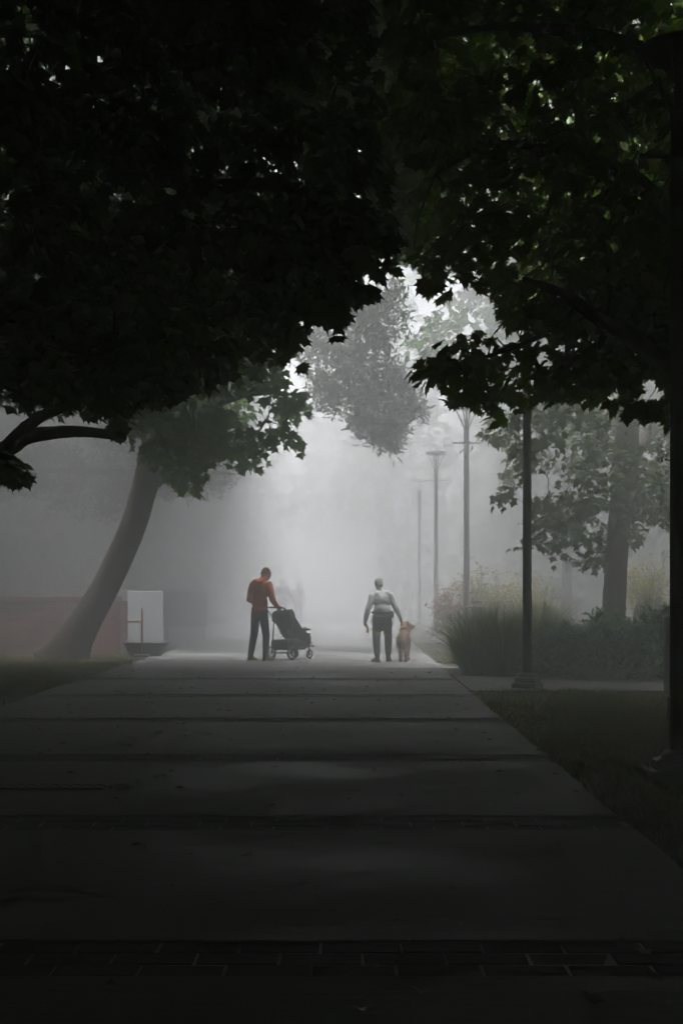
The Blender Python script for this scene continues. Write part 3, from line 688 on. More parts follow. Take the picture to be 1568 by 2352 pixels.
for x, d, n_, h, sp, ln, lab in [(2.02, 20.9, 1900, 0.86, 0.42, 0.95, 'arching clump of ornamental grass at the corner nearest the path'),
                                 (2.45, 20.7, 1900, 0.9, 0.45, 0.75, 'green ornamental grass clump just left of the second lamp post'),
                                 (2.9, 21.2, 1700, 0.95, 0.45, 0.7, 'ornamental grass clump directly behind the second lamp post'),
                                 (2.3, 22.2, 1700, 1.0, 0.45, 0.75, 'ornamental grass clump behind the arching corner clump'),
                                 (3.45, 24.2, 1100, 1.2, 0.5, 0.6, 'paler feathery grass clump right of the second lamp post')]:
    tall_grass((x, d, 0), n_, h, sp, ln, lab)

def leafy_shrub(loc, r, n, label):
    root = thing('leafy_shrub', label, 'shrub', loc, 0, 'broad leaved shrubs along the side path')
    mb = MB(); tips = []
    for k in range(30):
        a = random.uniform(0, 6.28); e = random.uniform(0.15, 1.0)
        t = Vector((math.cos(a) * r[0] * e * 0.9, math.sin(a) * r[1] * e * 0.9, r[2] * random.uniform(0.75, 1.08) * math.sqrt(max(0.1, 1 - 0.7 * e * e))))
        m_ = t * 0.55 + Vector((0, 0, 0.1)); mb.tube([(t.x * 0.1, t.y * 0.1, 0), m_, t], [0.014, 0.009, 0.004], 5); tips.append(t)
    c = []
    while len(c) < n:
        v = norm(rng.normal(0, 1, (n, 3))) * (rng.uniform(0.55, 1.02, (n, 1)) ** 0.6) * np.array(r)
        bump = 1 + 0.13 * np.sin(v[:, 0] * 7 + loc[0]) * np.sin(v[:, 1] * 6) + 0.1 * np.sin(v[:, 0] * 15 + v[:, 2] * 11)
        v = v * bump[:, None]; v = v[v[:, 2] > -0.02]; c += list(v)
    c = np.array(c[:n]); extra = np.array([list(t) for t in tips for _ in range(16)]) ; extra = extra * rng.uniform(0.8, 1.08, (len(extra), 1)) + rng.normal(0, 0.035, extra.shape)
    c = np.vstack([c, extra]); c[:, 2] = np.maximum(c[:, 2], 0.03)
    t = norm(norm(c) * np.array([1, 1, 0.5]) + rng.normal(0, 0.5, c.shape) + np.array([0, 0, -0.15]))
    leaf_mesh('foliage', c, t, rng.normal(0, 0.6, len(c)), rng.uniform(0.08, 0.15, len(c)), OVAL, M_LAUREL, root, fold=0.2)
    mb.build('stems', M_BARK2, root)
for x, d, r, n_, lab in [(3.25, 20.6, (0.62, 0.6, 0.72), 2300, 'low leafy shrub at the left end of the row, beside the second lamp'),
                         (3.95, 20.4, (0.75, 0.75, 0.95), 2900, 'leafy shrub left of the maple trunk, with shoots sticking up'),
                         (4.75, 20.2, (0.8, 0.8, 1.02), 3000, 'dense leafy shrub right in front of the maple trunk'),
                         (5.5, 20.0, (0.75, 0.75, 1.08), 2800, 'tallest leafy shrub, next to the dark bollard light'),
                         (6.4, 20.0, (0.8, 0.8, 1.0), 1800, 'leafy shrub cut off behind the nearest lamp post')]:
    leafy_shrub((x, d, 0), r, n_, lab)

def airy_shrub(loc, h, w_, n, m, label):
    root = thing('airy_shrub', label, 'shrub', loc, 0, 'thin stemmed shrubs behind the bed')
    mb = MB(); P = []; T = []
    for k in range(26):
        a = random.uniform(0, 6.28); e = random.uniform(0.2, 1)
        tip = Vector((math.cos(a) * w_ * e, math.sin(a) * w_ * e, h * random.uniform(0.65, 1.0) * (1 - 0.25 * e)))
        pts = [Vector((tip.x * 0.08, tip.y * 0.08, 0)), Vector((tip.x * 0.35, tip.y * 0.35, tip.z * 0.4)), Vector((tip.x * 0.7, tip.y * 0.7, tip.z * 0.75)), tip]
        mb.tube(pts, [0.013, 0.010, 0.007, 0.003], 5)
        for q in range(7):
            f = random.uniform(0.35, 1); i = min(2, int(f * 3)); b = pts[i].lerp(pts[i + 1], f * 3 - i)
            en = b + Vector((random.gauss(0, 0.22), random.gauss(0, 0.22), random.uniform(0.0, 0.3)))
            mb.tube([b, b.lerp(en, 0.5) + Vector((0, 0, 0.03)), en], [0.005, 0.004, 0.002], 4)
            for s in range(n):
                c = b.lerp(en, random.uniform(0.2, 1.1)) + Vector((random.gauss(0, 0.05), random.gauss(0, 0.05), random.gauss(0, 0.05)))
                P.append(c); T.append((random.gauss(0, 1), random.gauss(0, 1), random.uniform(-1, 0.4)))
    P = np.array([list(p) for p in P]); leaf_mesh('foliage', P, np.array(T), rng.uniform(-1, 1, len(P)), rng.uniform(0.05, 0.10, len(P)), OVAL * np.array([1.5, 1]), m, root)
    mb.build('stems', M_BARK, root)
airy_shrub((2.75, 27.6, 0), 2.1, 0.85, 9, M_BIRCH, 'yellow green airy shrub just right of the third lamp post')
airy_shrub((3.6, 27.0, 0), 2.0, 0.8, 7, M_BIRCH, 'yellow green airy shrub right of the second lamp post')
airy_shrub((2.25, 28.2, 0), 1.6, 0.55, 8, M_RUSSET, 'russet airy shrub at the left end of the bed')
airy_shrub((5.75, 25.2, 0), 2.2, 0.75, 5, M_BIRCH, 'sparse airy shrub right of the maple trunk, stems showing')
airy_shrub((4.5, 29.5, 0), 1.0, 0.35, 4, M_BIRCH, 'small thin shrub left of the maple trunk, low in the fog')

# boulder in the grass
def boulder():
    bm = bmesh.new(); bmesh.ops.create_icosphere(bm, subdivisions=4, radius=1)
    from mathutils import noise as N
    for v in bm.verts:
        k = 1 + 0.22 * N.noise(v.co * 1.3) + 0.07 * N.noise(v.co * 4.1)
        v.co = Vector((v.co.x * 0.42 * k, v.co.y * 0.34 * k, max(-0.1, v.co.z * 0.20 * k)))
    me = bpy.data.meshes.new('boulder'); bm.to_mesh(me); bm.free(); me.materials.append(mat('stone', (0.32, 0.29, 0.25), 0.9, noise=0.3, scale=4, bump=0.8, bscale=12))
    me.polygons.foreach_set('use_smooth', [True] * len(me.polygons))
    o = link('boulder', me); o.location = (2.35, 32.0, 0.08); tag(o, 'low tan boulder lying in the grass past the ornamental grass', 'boulder')
boulder()

# ------------------------------------------------------------------ left background: yard
M_RED = mat('red_boards', (0.16, 0.058, 0.048), 0.8, noise=0.3, scale=3, bump=0.3, bscale=20, stretch=(0.3, 1, 3))
M_RED2 = mat('dark_red_frame', (0.10, 0.035, 0.03), 0.7, noise=0.3, scale=5)
def container():
    d = 28.6
    root = thing('board_container', 'red board sided container with diagonal braces behind the leaning trunk', 'container', (at(118, 1400, d).x, d, -0.02))
    w_, h_ = 3.3, 1.25                       # x from -3.5/2-.. to +1.8
    b = MB()
    for k in range(10): b.box((0, 0, 0.13 + k * 0.108), (2 * w_ * 0.5, 1.5, 0.102), bev=0.006)
    b.build('side_boards', M_RED, root)
    f = MB(); f.box((0, -0.79, h_ - 0.05), (w_ + 0.06, 0.07, 0.12), bev=0.015); f.build('top_rail', M_RED2, root)
    f = MB(); f.box((0, -0.79, 0.07), (w_ + 0.02, 0.07, 0.12), bev=0.01); f.build('bottom_rail', M_RED2, root)
    for sx in (-1, 0.25, 1):
        p = MB(); p.box((sx * (w_ / 2 - 0.05), -0.79, h_ / 2), (0.11, 0.066, h_ - 0.26), bev=0.01); p.build('stake', M_RED2, root)
    for x0, x1 in ((-1.6, -0.35), (0.36, -0.2)):
        p = MB(); a = Vector((x0, -0.81, 1.06)); c = Vector((x1, -0.81, 0.16)); ln = (c - a).length
        if x0 > 0: a, c = Vector((-0.35, -0.812, 0.5)), Vector((0.33, -0.812, 1.02)); ln = (c - a).length
        an = math.atan2(c.z - a.z, c.x - a.x); p.box((a + c) / 2, (ln, 0.03, 0.11), Matrix.Rotation(-an, 3, 'Y')); p.build('brace', M_RED2, root)
    for k in range(4):
        p = MB(); p.box((0.62 + k * 0.27, -0.775, h_ / 2), (0.07, 0.05, h_ - 0.27), bev=0.008); p.build('slat', M_RED, root)
container()
def site_panel():
    root = thing('white_panel', 'white hoarding panel standing right of the red container', 'panel', (at(334, 1400, 27.6).x, 27.6, 0))
    b = MB(); b.box((0, 0, 0.86), (0.74, 0.05, 0.98), bev=0.008); b.build('board', mat('white_board', (0.42, 0.43, 0.45), 0.6, noise=0.06, scale=3), root)
    b = MB(); b.box((0, -0.03, 0.33), (0.74, 0.02, 0.07)); b.build('kick_strip', mat('grey_strip', (0.35, 0.36, 0.37), 0.7), root)
    for sx in (-0.34, 0.34):
        p = MB(); p.box((sx, 0.03, 0.62), (0.05, 0.05, 1.24)); p.build('post', mat('galvanised', (0.3, 0.31, 0.32), 0.5, metal=0.4), root)
    root2 = thing('white_panel', 'second white hoarding panel, almost lost in the fog', 'panel', (at(425, 1400, 36).x, 36.0, 0))
    b = MB(); b.box((0.0, 0, 0.86), (1.2, 0.05, 0.98), bev=0.008); b.build('board', MAT['white_board'], root2)
    for sx in (-0.5, 0.5):
        p = MB(); p.box((sx, 0.04, 0.62), (0.05, 0.05, 1.24)); p.build('post', MAT['galvanised'], root2)
    tr = thing('trough_planter', 'dark tapered trough below the white panel', 'planter', (at(336, 1400, 27.0).x, 27.0, 0))
    b = MB(); b.box((0, 0, 0.14), (0.56, 0.4, 0.26), taper=1.5); b.build('trough', mat('dark_plastic', (0.06, 0.065, 0.068), 0.7, noise=0.2), tr)
    b = MB(); b.box((0, 0, 0.285), (0.88, 0.64, 0.03), bev=0.006); b.build('rim', MAT['dark_plastic'], tr)
    de = thing('orange_delineator', 'thin orange marker post in front of the white panel', 'marker post', (at(326, 1400, 26.7).x, 26.7, 0))
    M_OR = mat('orange_plastic', (0.30, 0.12, 0.085), 0.7)
    b = MB(); b.lathe([(0.022, 0.02), (0.022, 0.95), (0.012, 1.0)], n=12); b.build('post', M_OR, de)
    b = MB(); b.box((0, 0, 0.03), (0.3, 0.3, 0.06), bev=0.01); b.build('foot', MAT['dark_plastic'], de)
    b = MB(); b.box((-0.12, -0.045, 0.72), (0.32, 0.02, 0.03)); b.build('cross_bar', M_OR, de)
site_panel()
def low_plant():
    root = thing('low_plant', 'small dark spiky plant at the left edge of the lawn', 'plant', (-7.35, 28.6, 0))
    P = rng.normal(0, 1, (700, 3)) * np.array([0.32, 0.2, 0.0]); P[:, 2] = rng.uniform(0.02, 0.32, 700) * np.exp(-P[:, 0] ** 2 * 3)
    leaf_mesh('foliage', P, norm(rng.normal(0, 0.6, (700, 3)) + np.array([0, 0, 0.8])), rng.uniform(-1, 1, 700), rng.uniform(0.08, 0.18, 700), OVAL, M_LAUREL, root)
    s = MB()
    for k in range(8): s.tube([(0, 0, 0), (random.uniform(-0.3, 0.3), random.uniform(-0.1, 0.1), 0.3)], [0.01, 0.004], 5)
    s.build('stems', M_BARK2, root)
low_plant()
def drain():
    d = 8.75
    root = thing('trench_drain', 'narrow iron drain with slanted slots and a pointed end in the path', 'drain', (-2.2, d, 0.031))
    M_IRON = mat('cast_iron', (0.035, 0.034, 0.033), 0.45, noise=0.4, scale=20, metal=0.6)
    f = MB(); f.box((-0.25, 0, 0.004), (1.6, 0.15, 0.008)); f.build('channel', mat('drain_dark', (0.008, 0.008, 0.008), 0.9), root)
    g = MB()
    for sy in (-0.075, 0.075): g.box((-0.25, sy, 0.010), (1.6, 0.022, 0.014), bev=0.003)
    for k in range(22): g.box((-1.0 + k * 0.075, 0, 0.010), (0.022, 0.15, 0.012), Matrix.Rotation(R(35), 3, 'Z'))
    g.build('grate', M_IRON, root)
    e = MB(); e.add([(0.56, -0.06, 0.006), (0.70, -0.05, 0.006), (0.78, 0, 0.006), (0.70, 0.05, 0.006), (0.56, 0.06, 0.006), (0.60, 0, 0.026), (0.72, 0, 0.022)],
                    [(0, 1, 6, 5), (1, 2, 6), (2, 3, 6), (3, 4, 5, 6), (4, 0, 5)]); e.build('end_cap', mat('worn_steel', (0.3, 0.3, 0.29), 0.35, metal=0.7), root)
drain()

# ------------------------------------------------------------------ people, dog, stroller
M_SKIN = mat('skin', (0.42, 0.25, 0.18), 0.6, noise=0.08, scale=12)
M_EYE = mat('eye_dark', (0.03, 0.025, 0.02), 0.3)
def V3(*a): return Vector(a)
def hand_prims(mb, wrist, d, side, palm_n, curl=0.5, s=1.0):
    """palm, four bent fingers and a thumb. d: direction of the hand, palm_n: direction the palm faces, side: towards the thumb"""
    d = Vector(d).normalized(); pn = Vector(palm_n).normalized(); sd_ = Vector(side).normalized(); w_ = Vector(wrist)
    mb.cap(w_, 0.028 * s, w_ + d * 0.05 * s + sd_ * 0.018 * s, 0.024 * s); mb.cap(w_ + d * 0.02 * s, 0.024 * s, w_ + d * 0.085 * s - sd_ * 0.02 * s, 0.018 * s); mb.cap(w_ + d * 0.08 * s + sd_ * 0.026 * s, 0.018 * s, w_ + d * 0.082 * s - sd_ * 0.026 * s, 0.017 * s)
    for k, (o_, L) in enumerate(((0.03, 0.072), (0.010, 0.082), (-0.011, 0.076), (-0.031, 0.06))):
        p = w_ + d * 0.088 * s + sd_ * o_ * s; dd = d; c = curl * (1 + 0.12 * k)
        for seg, r0, r1 in ((0.45, 0.0092, 0.0088), (0.32, 0.0088, 0.0082), (0.23, 0.0082, 0.007)):
            dd = (dd * math.cos(c) + pn * math.sin(c)).normalized(); q = p + dd * L * seg * s; mb.cap(p, r0 * s, q, r1 * s, 8); p = q
            pn = (pn - dd * pn.dot(dd)).normalized()
        pn = Vector(palm_n).normalized()
    t = w_ + d * 0.025 * s + sd_ * 0.026 * s; t1 = t + (d * 0.6 + sd_ * 0.7 + pn * 0.3).normalized() * 0.036 * s; t2 = t1 + (d * 0.8 + pn * (0.3 + curl)).normalized() * 0.03 * s
    mb.cap(t, 0.013 * s, t1, 0.010 * s, 8); mb.cap(t1, 0.010 * s, t2, 0.0085 * s, 8)

def head_prims(mb, c, rot, s=1.0):
    """skull, jaw, brow, nose, lips, ears; face looks along +Y of rot"""
    def P(x, y, z): return Vector(c) + rot @ (Vector((x, y, z)) * s)
    mb.ball(c, (0.076 * s, 0.095 * s, 0.112 * s), rot=rot); mb.ball(P(0, -0.015, 0.03), (0.077 * s, 0.092 * s, 0.085 * s), rot=rot)
    mb.ball(P(0, 0.03, -0.07), (0.055 * s, 0.06 * s, 0.048 * s), rot=rot); mb.ball(P(0, 0.07, -0.098), (0.026 * s, 0.022 * s, 0.02 * s), rot=rot)
    mb.cap(P(0, 0.09, 0.012), 0.009 * s, P(0, 0.114, -0.032), 0.013 * s, 8); mb.cap(P(-0.04, 0.08, 0.03), 0.012 * s, P(0.04, 0.08, 0.03), 0.012 * s, 8)
    mb.cap(P(-0.02, 0.09, -0.068), 0.009 * s, P(0.02, 0.09, -0.068), 0.009 * s, 8)
    for sx in (-1, 1): mb.ball(P(sx * 0.079, -0.005, -0.01), (0.012 * s, 0.02 * s, 0.033 * s), rot=rot, n=10, m=7)
def eyes(c, rot, parent, s=1.0):
    for sx in (-1, 1):
        e = MB(); e.ball(Vector(c) + rot @ (Vector((sx * 0.032, 0.083, 0.005)) * s), 0.011 * s, 10, 7); e.build('eye', M_EYE, parent, smooth=True)
def shoe(root, ankle, yaw, m, sole_m, s=1.0, toe_drop=0.0):
    rot = Matrix.Rotation(yaw, 3, 'Z') @ Matrix.Rotation(-toe_drop, 3, 'X'); a = Vector(ankle)
    mb = MB(); P = lambda x, y, z: a + rot @ (Vector((x, y, z)) * s)
    mb.cap(P(0, -0.03, -0.035), 0.045 * s, P(0, 0.06, -0.045), 0.040 * s); mb.cap(P(0, 0.06, -0.048), 0.040 * s, P(0, 0.165, -0.062), 0.034 * s); mb.cap(P(0, -0.01, 0.03), 0.045 * s, P(0, -0.02, -0.03), 0.045 * s)
    sh = remeshed('shoe', mb, m, root, 0.009, 3)
    sm = MB(); out = [(-0.045, -0.07), (-0.03, -0.085), (0.03, -0.085), (0.045, -0.07), (0.043, 0.06), (0.05, 0.13), (0.03, 0.20), (-0.03, 0.20), (-0.05, 0.13), (-0.043, 0.06)]
    n_ = len(out); vs = [P(x, y, -0.095) for x, y in out] + [P(x, y, -0.066) for x, y in out]
    sm.add(vs, [tuple(range(n_ - 1, -1, -1)), tuple(range(n_, 2 * n_))] + [(i, (i + 1) % n_, (i + 1) % n_ + n_, i + n_) for i in range(n_)])
    sm.build('sole', sole_m, sh)

STROLL = Vector((-1.335, 25.45, 0.012)); HEAD_A = -R(40)
M_HOOD = mat('orange_fleece', (0.54, 0.17, 0.07), 0.9, noise=0.15, scale=6, bump=0.35, bscale=14)
M_JEAN = mat('dark_denim', (0.022, 0.028, 0.042), 0.85, noise=0.25, scale=8, bump=0.3, bscale=14)
M_DARKSHOE = mat('dark_shoe', (0.035, 0.035, 0.04), 0.7)
M_NEON = mat('neon_sole', (0.62, 0.70, 0.03), 0.6)
M_BLACKF = mat('black_fabric', (0.018, 0.018, 0.02), 0.85, noise=0.3, scale=10, bump=0.25, bscale=25)
M_ALU = mat('dark_tube', (0.03, 0.03, 0.032), 0.4, metal=0.5)
M_TYRE = mat('tyre', (0.015, 0.015, 0.015), 0.8)
M_RIM = mat('grey_rim', (0.12, 0.12, 0.125), 0.5)

def man():
    fwd = Matrix.Rotation(HEAD_A, 3, 'Z'); loc = STROLL + fwd @ Vector((-0.02, -0.60, 0))
    root = thing('person', 'man in an orange hooded top and dark jeans pushing the stroller', 'person', loc, HEAD_A)
    hr = Matrix.Rotation(R(-14), 3, 'Z') @ Matrix.Rotation(R(-20), 3, 'X'); hc = V3(0.03, 0.155, 1.675)
    SH = [V3(-0.20, 0.03, 1.45), V3(0.20, 0.05, 1.45)]; EL = [V3(-0.29, 0.02, 1.18), V3(0.29, 0.06, 1.17)]; WR = [V3(-0.20, 0.27, 1.045), V3(0.20, 0.28, 1.045)]
    HP = [V3(-0.095, 0, 0.92), V3(0.095, 0.0, 0.92)]; KN = [V3(-0.125, -0.02, 0.50), V3(0.12, 0.06, 0.50)]; AN = [V3(-0.145, -0.10, 0.095), V3(0.135, 0.03, 0.095)]
    b = MB(); head_prims(b, hc, hr, 1.0); b.cap(V3(0.01, 0.07, 1.48), 0.062, V3(0.02, 0.12, 1.60), 0.055)
    b.ball(V3(0, 0.03, 1.32), (0.15, 0.10, 0.2)); b.ball(V3(0, 0.0, 1.02), (0.14, 0.10, 0.18))
    for i in (0, 1):
        b.cap(SH[i], 0.055, EL[i], 0.042); b.cap(EL[i], 0.042, WR[i], 0.028); b.cap(HP[i], 0.08, KN[i], 0.055); b.cap(KN[i], 0.052, AN[i], 0.036); b.cap(AN[i], 0.036, AN[i] + V3(0, 0.12, -0.05), 0.03)
        sx = -1 if i == 0 else 1
        hand_prims(b, WR[i], V3(-sx * 0.15, 0.9, -0.15), V3(-sx, -0.1, 0), V3(0, 0, -1), 0.75)
    remeshed('body', b, M_SKIN, root, 0.0075, 2); eyes(hc, hr, root)
    h = MB(); h.ball(hc + hr @ V3(0, -0.018, 0.03), (0.083, 0.095, 0.092), rot=hr); h.ball(hc + hr @ V3(0, -0.05, -0.02), (0.072, 0.06, 0.07), rot=hr)
    remeshed('hair', h, mat('short_brown_hair', (0.13, 0.085, 0.06), 0.8, bump=0.4, bscale=60), root, 0.011, 2)
    t = MB(); t.ball(V3(0, 0.035, 1.34), (0.195, 0.135, 0.19)); t.ball(V3(0, 0.01, 1.13), (0.178, 0.135, 0.20)); t.ball(V3(0, -0.005, 0.98), (0.182, 0.138, 0.10))
    t.cap(V3(-0.16, 0.03, 1.45), 0.08, V3(0.16, 0.05, 1.45), 0.08); t.cap(V3(0, 0.01, 1.49), 0.09, V3(0.01, 0.07, 1.55), 0.075)
    for i in (0, 1): t.cap(SH[i], 0.083, EL[i], 0.062); t.cap(EL[i], 0.062, WR[i] - (WR[i] - EL[i]) * 0.08, 0.044)
    remeshed('hooded_top', t, M_HOOD, root, 0.012, 4)
    q = MB(); q.ball(V3(0, -0.06, 1.505), (0.125, 0.085, 0.075)); q.cap(V3(-0.09, 0.0, 1.53), 0.04, V3(0.09, 0.0, 1.53), 0.04); q.ball(V3(0, -0.085, 1.44), (0.085, 0.05, 0.07)); remeshed('hood', q, M_HOOD, root, 0.012, 3)
    t = MB(); t.ball(V3(0, -0.015, 0.92), (0.178, 0.135, 0.13))
    for i in (0, 1): t.cap(HP[i], 0.098, KN[i], 0.074); t.cap(KN[i], 0.074, AN[i] + V3(0, 0, 0.0), 0.058)
    remeshed('jeans', t, M_JEAN, root, 0.012, 3)
    for i in (0, 1): shoe(root, AN[i], R(-8) if i else R(8), M_DARKSHOE, M_NEON)
man()

def wheel(root, c, r, name='wheel'):
    w_ = MB(); c = Vector(c)
    w_.ring(c, r * 0.66, r * 0.06, 'x', 24, 6); w_.tube([c - V3(0.025, 0, 0), c + V3(0.025, 0, 0)], r * 0.16, 12)
    for k in range(5):
        a = 2 * math.pi * k / 5 + 0.3; w_.tube([c, c + V3(0, math.cos(a), math.sin(a)) * r * 0.66], r * 0.06, 6)
    o = w_.build('wheel', M_RIM, root)
    t = MB(); t.ring(c, r * 0.83, r * 0.17, 'x', 28, 8); t.build('tyre', M_TYRE, o, smooth=True)
def stroller():
    root = thing('stroller', 'black four wheeled stroller seen from behind its left side', 'stroller', STROLL, HEAD_A)
    for sx in (-0.27, 0.27):
        wheel(root, (sx, 0, 0.135), 0.135); wheel(root, (sx * 0.72, 0.60, 0.095), 0.095)
    f = MB()
    for sx in (-0.25, 0.25):
        pts, rr = smooth_path([(sx, -0.21, 1.005), (sx, -0.12, 0.95), (sx, 0.10, 0.72), (sx * 0.98, 0.32, 0.46), (sx * 0.8, 0.56, 0.27), (sx * 0.74, 0.60, 0.14)], [0.014] * 6); f.tube(pts, rr, 8)
        f.tube([(sx, 0.05, 0.77), (sx, 0.02, 0.42), (sx, 0, 0.15)], 0.013, 8); f.tube([(sx, 0.0, 0.24), (sx * 0.85, 0.52, 0.27)], 0.012, 8)
        f.tube([(sx * 0.72, 0.6, 0.22), (sx * 0.72, 0.6, 0.10)], 0.018, 8)
    f.tube([(-0.27, 0, 0.135), (0.27, 0, 0.135)], 0.012, 8); f.tube([(-0.2, 0.54, 0.27), (0.2, 0.54, 0.27)], 0.012, 8)
    f.build('frame', M_ALU, root, smooth=True)
    h = MB(); pts, rr = smooth_path([(-0.25, -0.21, 1.005), (-0.235, -0.255, 1.02), (-0.15, -0.265, 1.022), (0.15, -0.265, 1.022), (0.235, -0.255, 1.02), (0.25, -0.21, 1.005)], [0.0175] * 6); h.tube(pts, rr, 10); h.build('handle', M_BLACKF, root, smooth=True)
    s = MB()                                                     # padded seat: back and bottom as one shell
    prof = [(0.02, 0.93), (0.06, 0.80), (0.16, 0.62), (0.27, 0.46), (0.36, 0.405), (0.50, 0.43), (0.60, 0.44)]; n_ = len(prof)
    for k, (y, z) in enumerate(prof): pass
    vs = []
    for off in (0, 1):
        for y, z in prof:
            nz = 0.07 if off else 0.0
            for x in (-0.2, -0.1, 0, 0.1, 0.2): vs.append((x * (0.93 if off else 1), y + nz * (0.75 if z > 0.45 else 0.2) + (0.02 if off and abs(x) > 0.15 else 0), z + nz * 0.6 + (0.03 if off and abs(x) > 0.15 else 0)))
    fs = []; N5 = n_ * 5
    for i in range(n_ - 1):
        for j in range(4): a = i * 5 + j; fs.append((a, a + 1, a + 6, a + 5)); fs.append((a + N5, a + 5 + N5, a + 6 + N5, a + 1 + N5))
    for i in range(n_ - 1):
        for j in (0, 4): a = i * 5 + j; fs.append((a, a + 5, a + 5 + N5, a + N5))
    for j in range(4):
        for i in (0, n_ - 1): a = i * 5 + j; fs.append((a, a + 1, a + 1 + N5, a + N5))
    s.add(vs, fs)
    for sx in (-0.205, 0.205):                                   # side wings
        s.add([(sx, 0.03, 0.90), (sx, 0.20, 0.78), (sx, 0.36, 0.60), (sx, 0.54, 0.50), (sx, 0.58, 0.42), (sx, 0.34, 0.39), (sx, 0.2, 0.5),
               (sx * 1.09, 0.03, 0.90), (sx * 1.09, 0.20, 0.78), (sx * 1.09, 0.36, 0.60), (sx * 1.09, 0.54, 0.50), (sx * 1.09, 0.58, 0.42), (sx * 1.09, 0.34, 0.39), (sx * 1.09, 0.2, 0.5)],
              [tuple(range(7)), tuple(range(13, 6, -1))] + [(i, (i + 1) % 7, (i + 1) % 7 + 7, i + 7) for i in range(7)])
    s.build('seat', M_BLACKF, root)
    c = MB()                                                     # folded canopy over the top of the backrest
    for k in range(5):
        y = -0.02 + k * 0.03; z = 0.90 - k * 0.006
        pts, rr = smooth_path([(-0.22, y + 0.02, z - 0.16), (-0.21, y, z - 0.02), (-0.1, y - 0.01, z + 0.04), (0.1, y - 0.01, z + 0.04), (0.21, y, z - 0.02), (0.22, y + 0.02, z - 0.16)], [0.026] * 6); c.tube(pts, rr, 8)
    c.build('canopy', M_BLACKF, root, smooth=True)
    k = MB(); k.box((0, 0.24, 0.29), (0.40, 0.56, 0.20), taper=1.12, bev=0.03); k.build('basket', M_BLACKF, root)
    b = MB(); pts, rr = smooth_path([(-0.21, 0.40, 0.56), (-0.19, 0.62, 0.585), (0, 0.68, 0.59), (0.19, 0.62, 0.585), (0.21, 0.40, 0.56)], [0.017] * 5); b.tube(pts, rr, 8); b.build('bumper_bar', M_BLACKF, root, smooth=True)
    r_ = MB(); r_.box((0, 0.665, 0.345), (0.32, 0.02, 0.20), Matrix.Rotation(R(-20), 3, 'X'), bev=0.006); r_.box((0, 0.72, 0.25), (0.32, 0.12, 0.022), bev=0.006); r_.build('footrest', M_BLACKF, root)
stroller()
def child():
    root = thing('person', 'small child with brown hair and a yellow top sitting in the stroller', 'person', STROLL, HEAD_A)
    hr = Matrix.Rotation(R(-10), 3, 'Z') @ Matrix.Rotation(R(-8), 3, 'X'); hc = V3(0.02, 0.25, 0.87)
    b = MB(); head_prims(b, hc, hr, 0.82); b.cap(V3(0.01, 0.25, 0.72), 0.04, hc - V3(0, 0, 0.06), 0.04); b.ball(V3(0, 0.27, 0.60), (0.095, 0.075, 0.13)); b.ball(V3(0, 0.29, 0.51), (0.1, 0.08, 0.06))
    for sx in (-1, 1):
        b.cap(V3(sx * 0.10, 0.27, 0.68), 0.032, V3(sx * 0.15, 0.38, 0.58), 0.026); b.cap(V3(sx * 0.15, 0.38, 0.58), 0.026, V3(sx * 0.12, 0.53, 0.62), 0.02)
        hand_prims(b, V3(sx * 0.12, 0.53, 0.62), V3(-sx * 0.1, 1, 0.0), V3(-sx, 0, 0.1), V3(0, 0, -1), 0.6, 0.62)
        b.cap(V3(sx * 0.06, 0.31, 0.51), 0.05, V3(sx * 0.08, 0.56, 0.53), 0.042); b.cap(V3(sx * 0.08, 0.56, 0.53), 0.04, V3(sx * 0.08, 0.70, 0.34), 0.03); b.cap(V3(sx * 0.08, 0.70, 0.33), 0.03, V3(sx * 0.08, 0.78, 0.31), 0.024)
    remeshed('body', b, M_SKIN, root, 0.008, 2); eyes(hc, hr, root, 0.82)
    h = MB(); h.ball(hc + hr @ V3(0, -0.015, 0.028), (0.07, 0.08, 0.075), rot=hr); h.ball(hc + hr @ V3(0, -0.045, -0.01), (0.06, 0.05, 0.06), rot=hr); remeshed('hair', h, mat('child_hair', (0.05, 0.03, 0.02), 0.8, bump=0.4, bscale=60), root, 0.01, 2)
    t = MB(); t.ball(V3(0, 0.275, 0.61), (0.115, 0.095, 0.14)); t.cap(V3(-0.08, 0.27, 0.69), 0.05, V3(0.08, 0.27, 0.69), 0.05)
    for sx in (-1, 1): t.cap(V3(sx * 0.10, 0.27, 0.68), 0.045, V3(sx * 0.15, 0.38, 0.58), 0.036)
    remeshed('top', t, mat('yellow_cotton', (0.55, 0.62, 0.08), 0.9), root, 0.01, 3)
    t = MB(); t.ball(V3(0, 0.30, 0.51), (0.115, 0.09, 0.07))
    for sx in (-1, 1): t.cap(V3(sx * 0.06, 0.31, 0.515), 0.06, V3(sx * 0.08, 0.55, 0.535), 0.052)
    remeshed('shorts', t, mat('grey_cotton', (0.2, 0.2, 0.22), 0.9), root, 0.01, 3)
child()

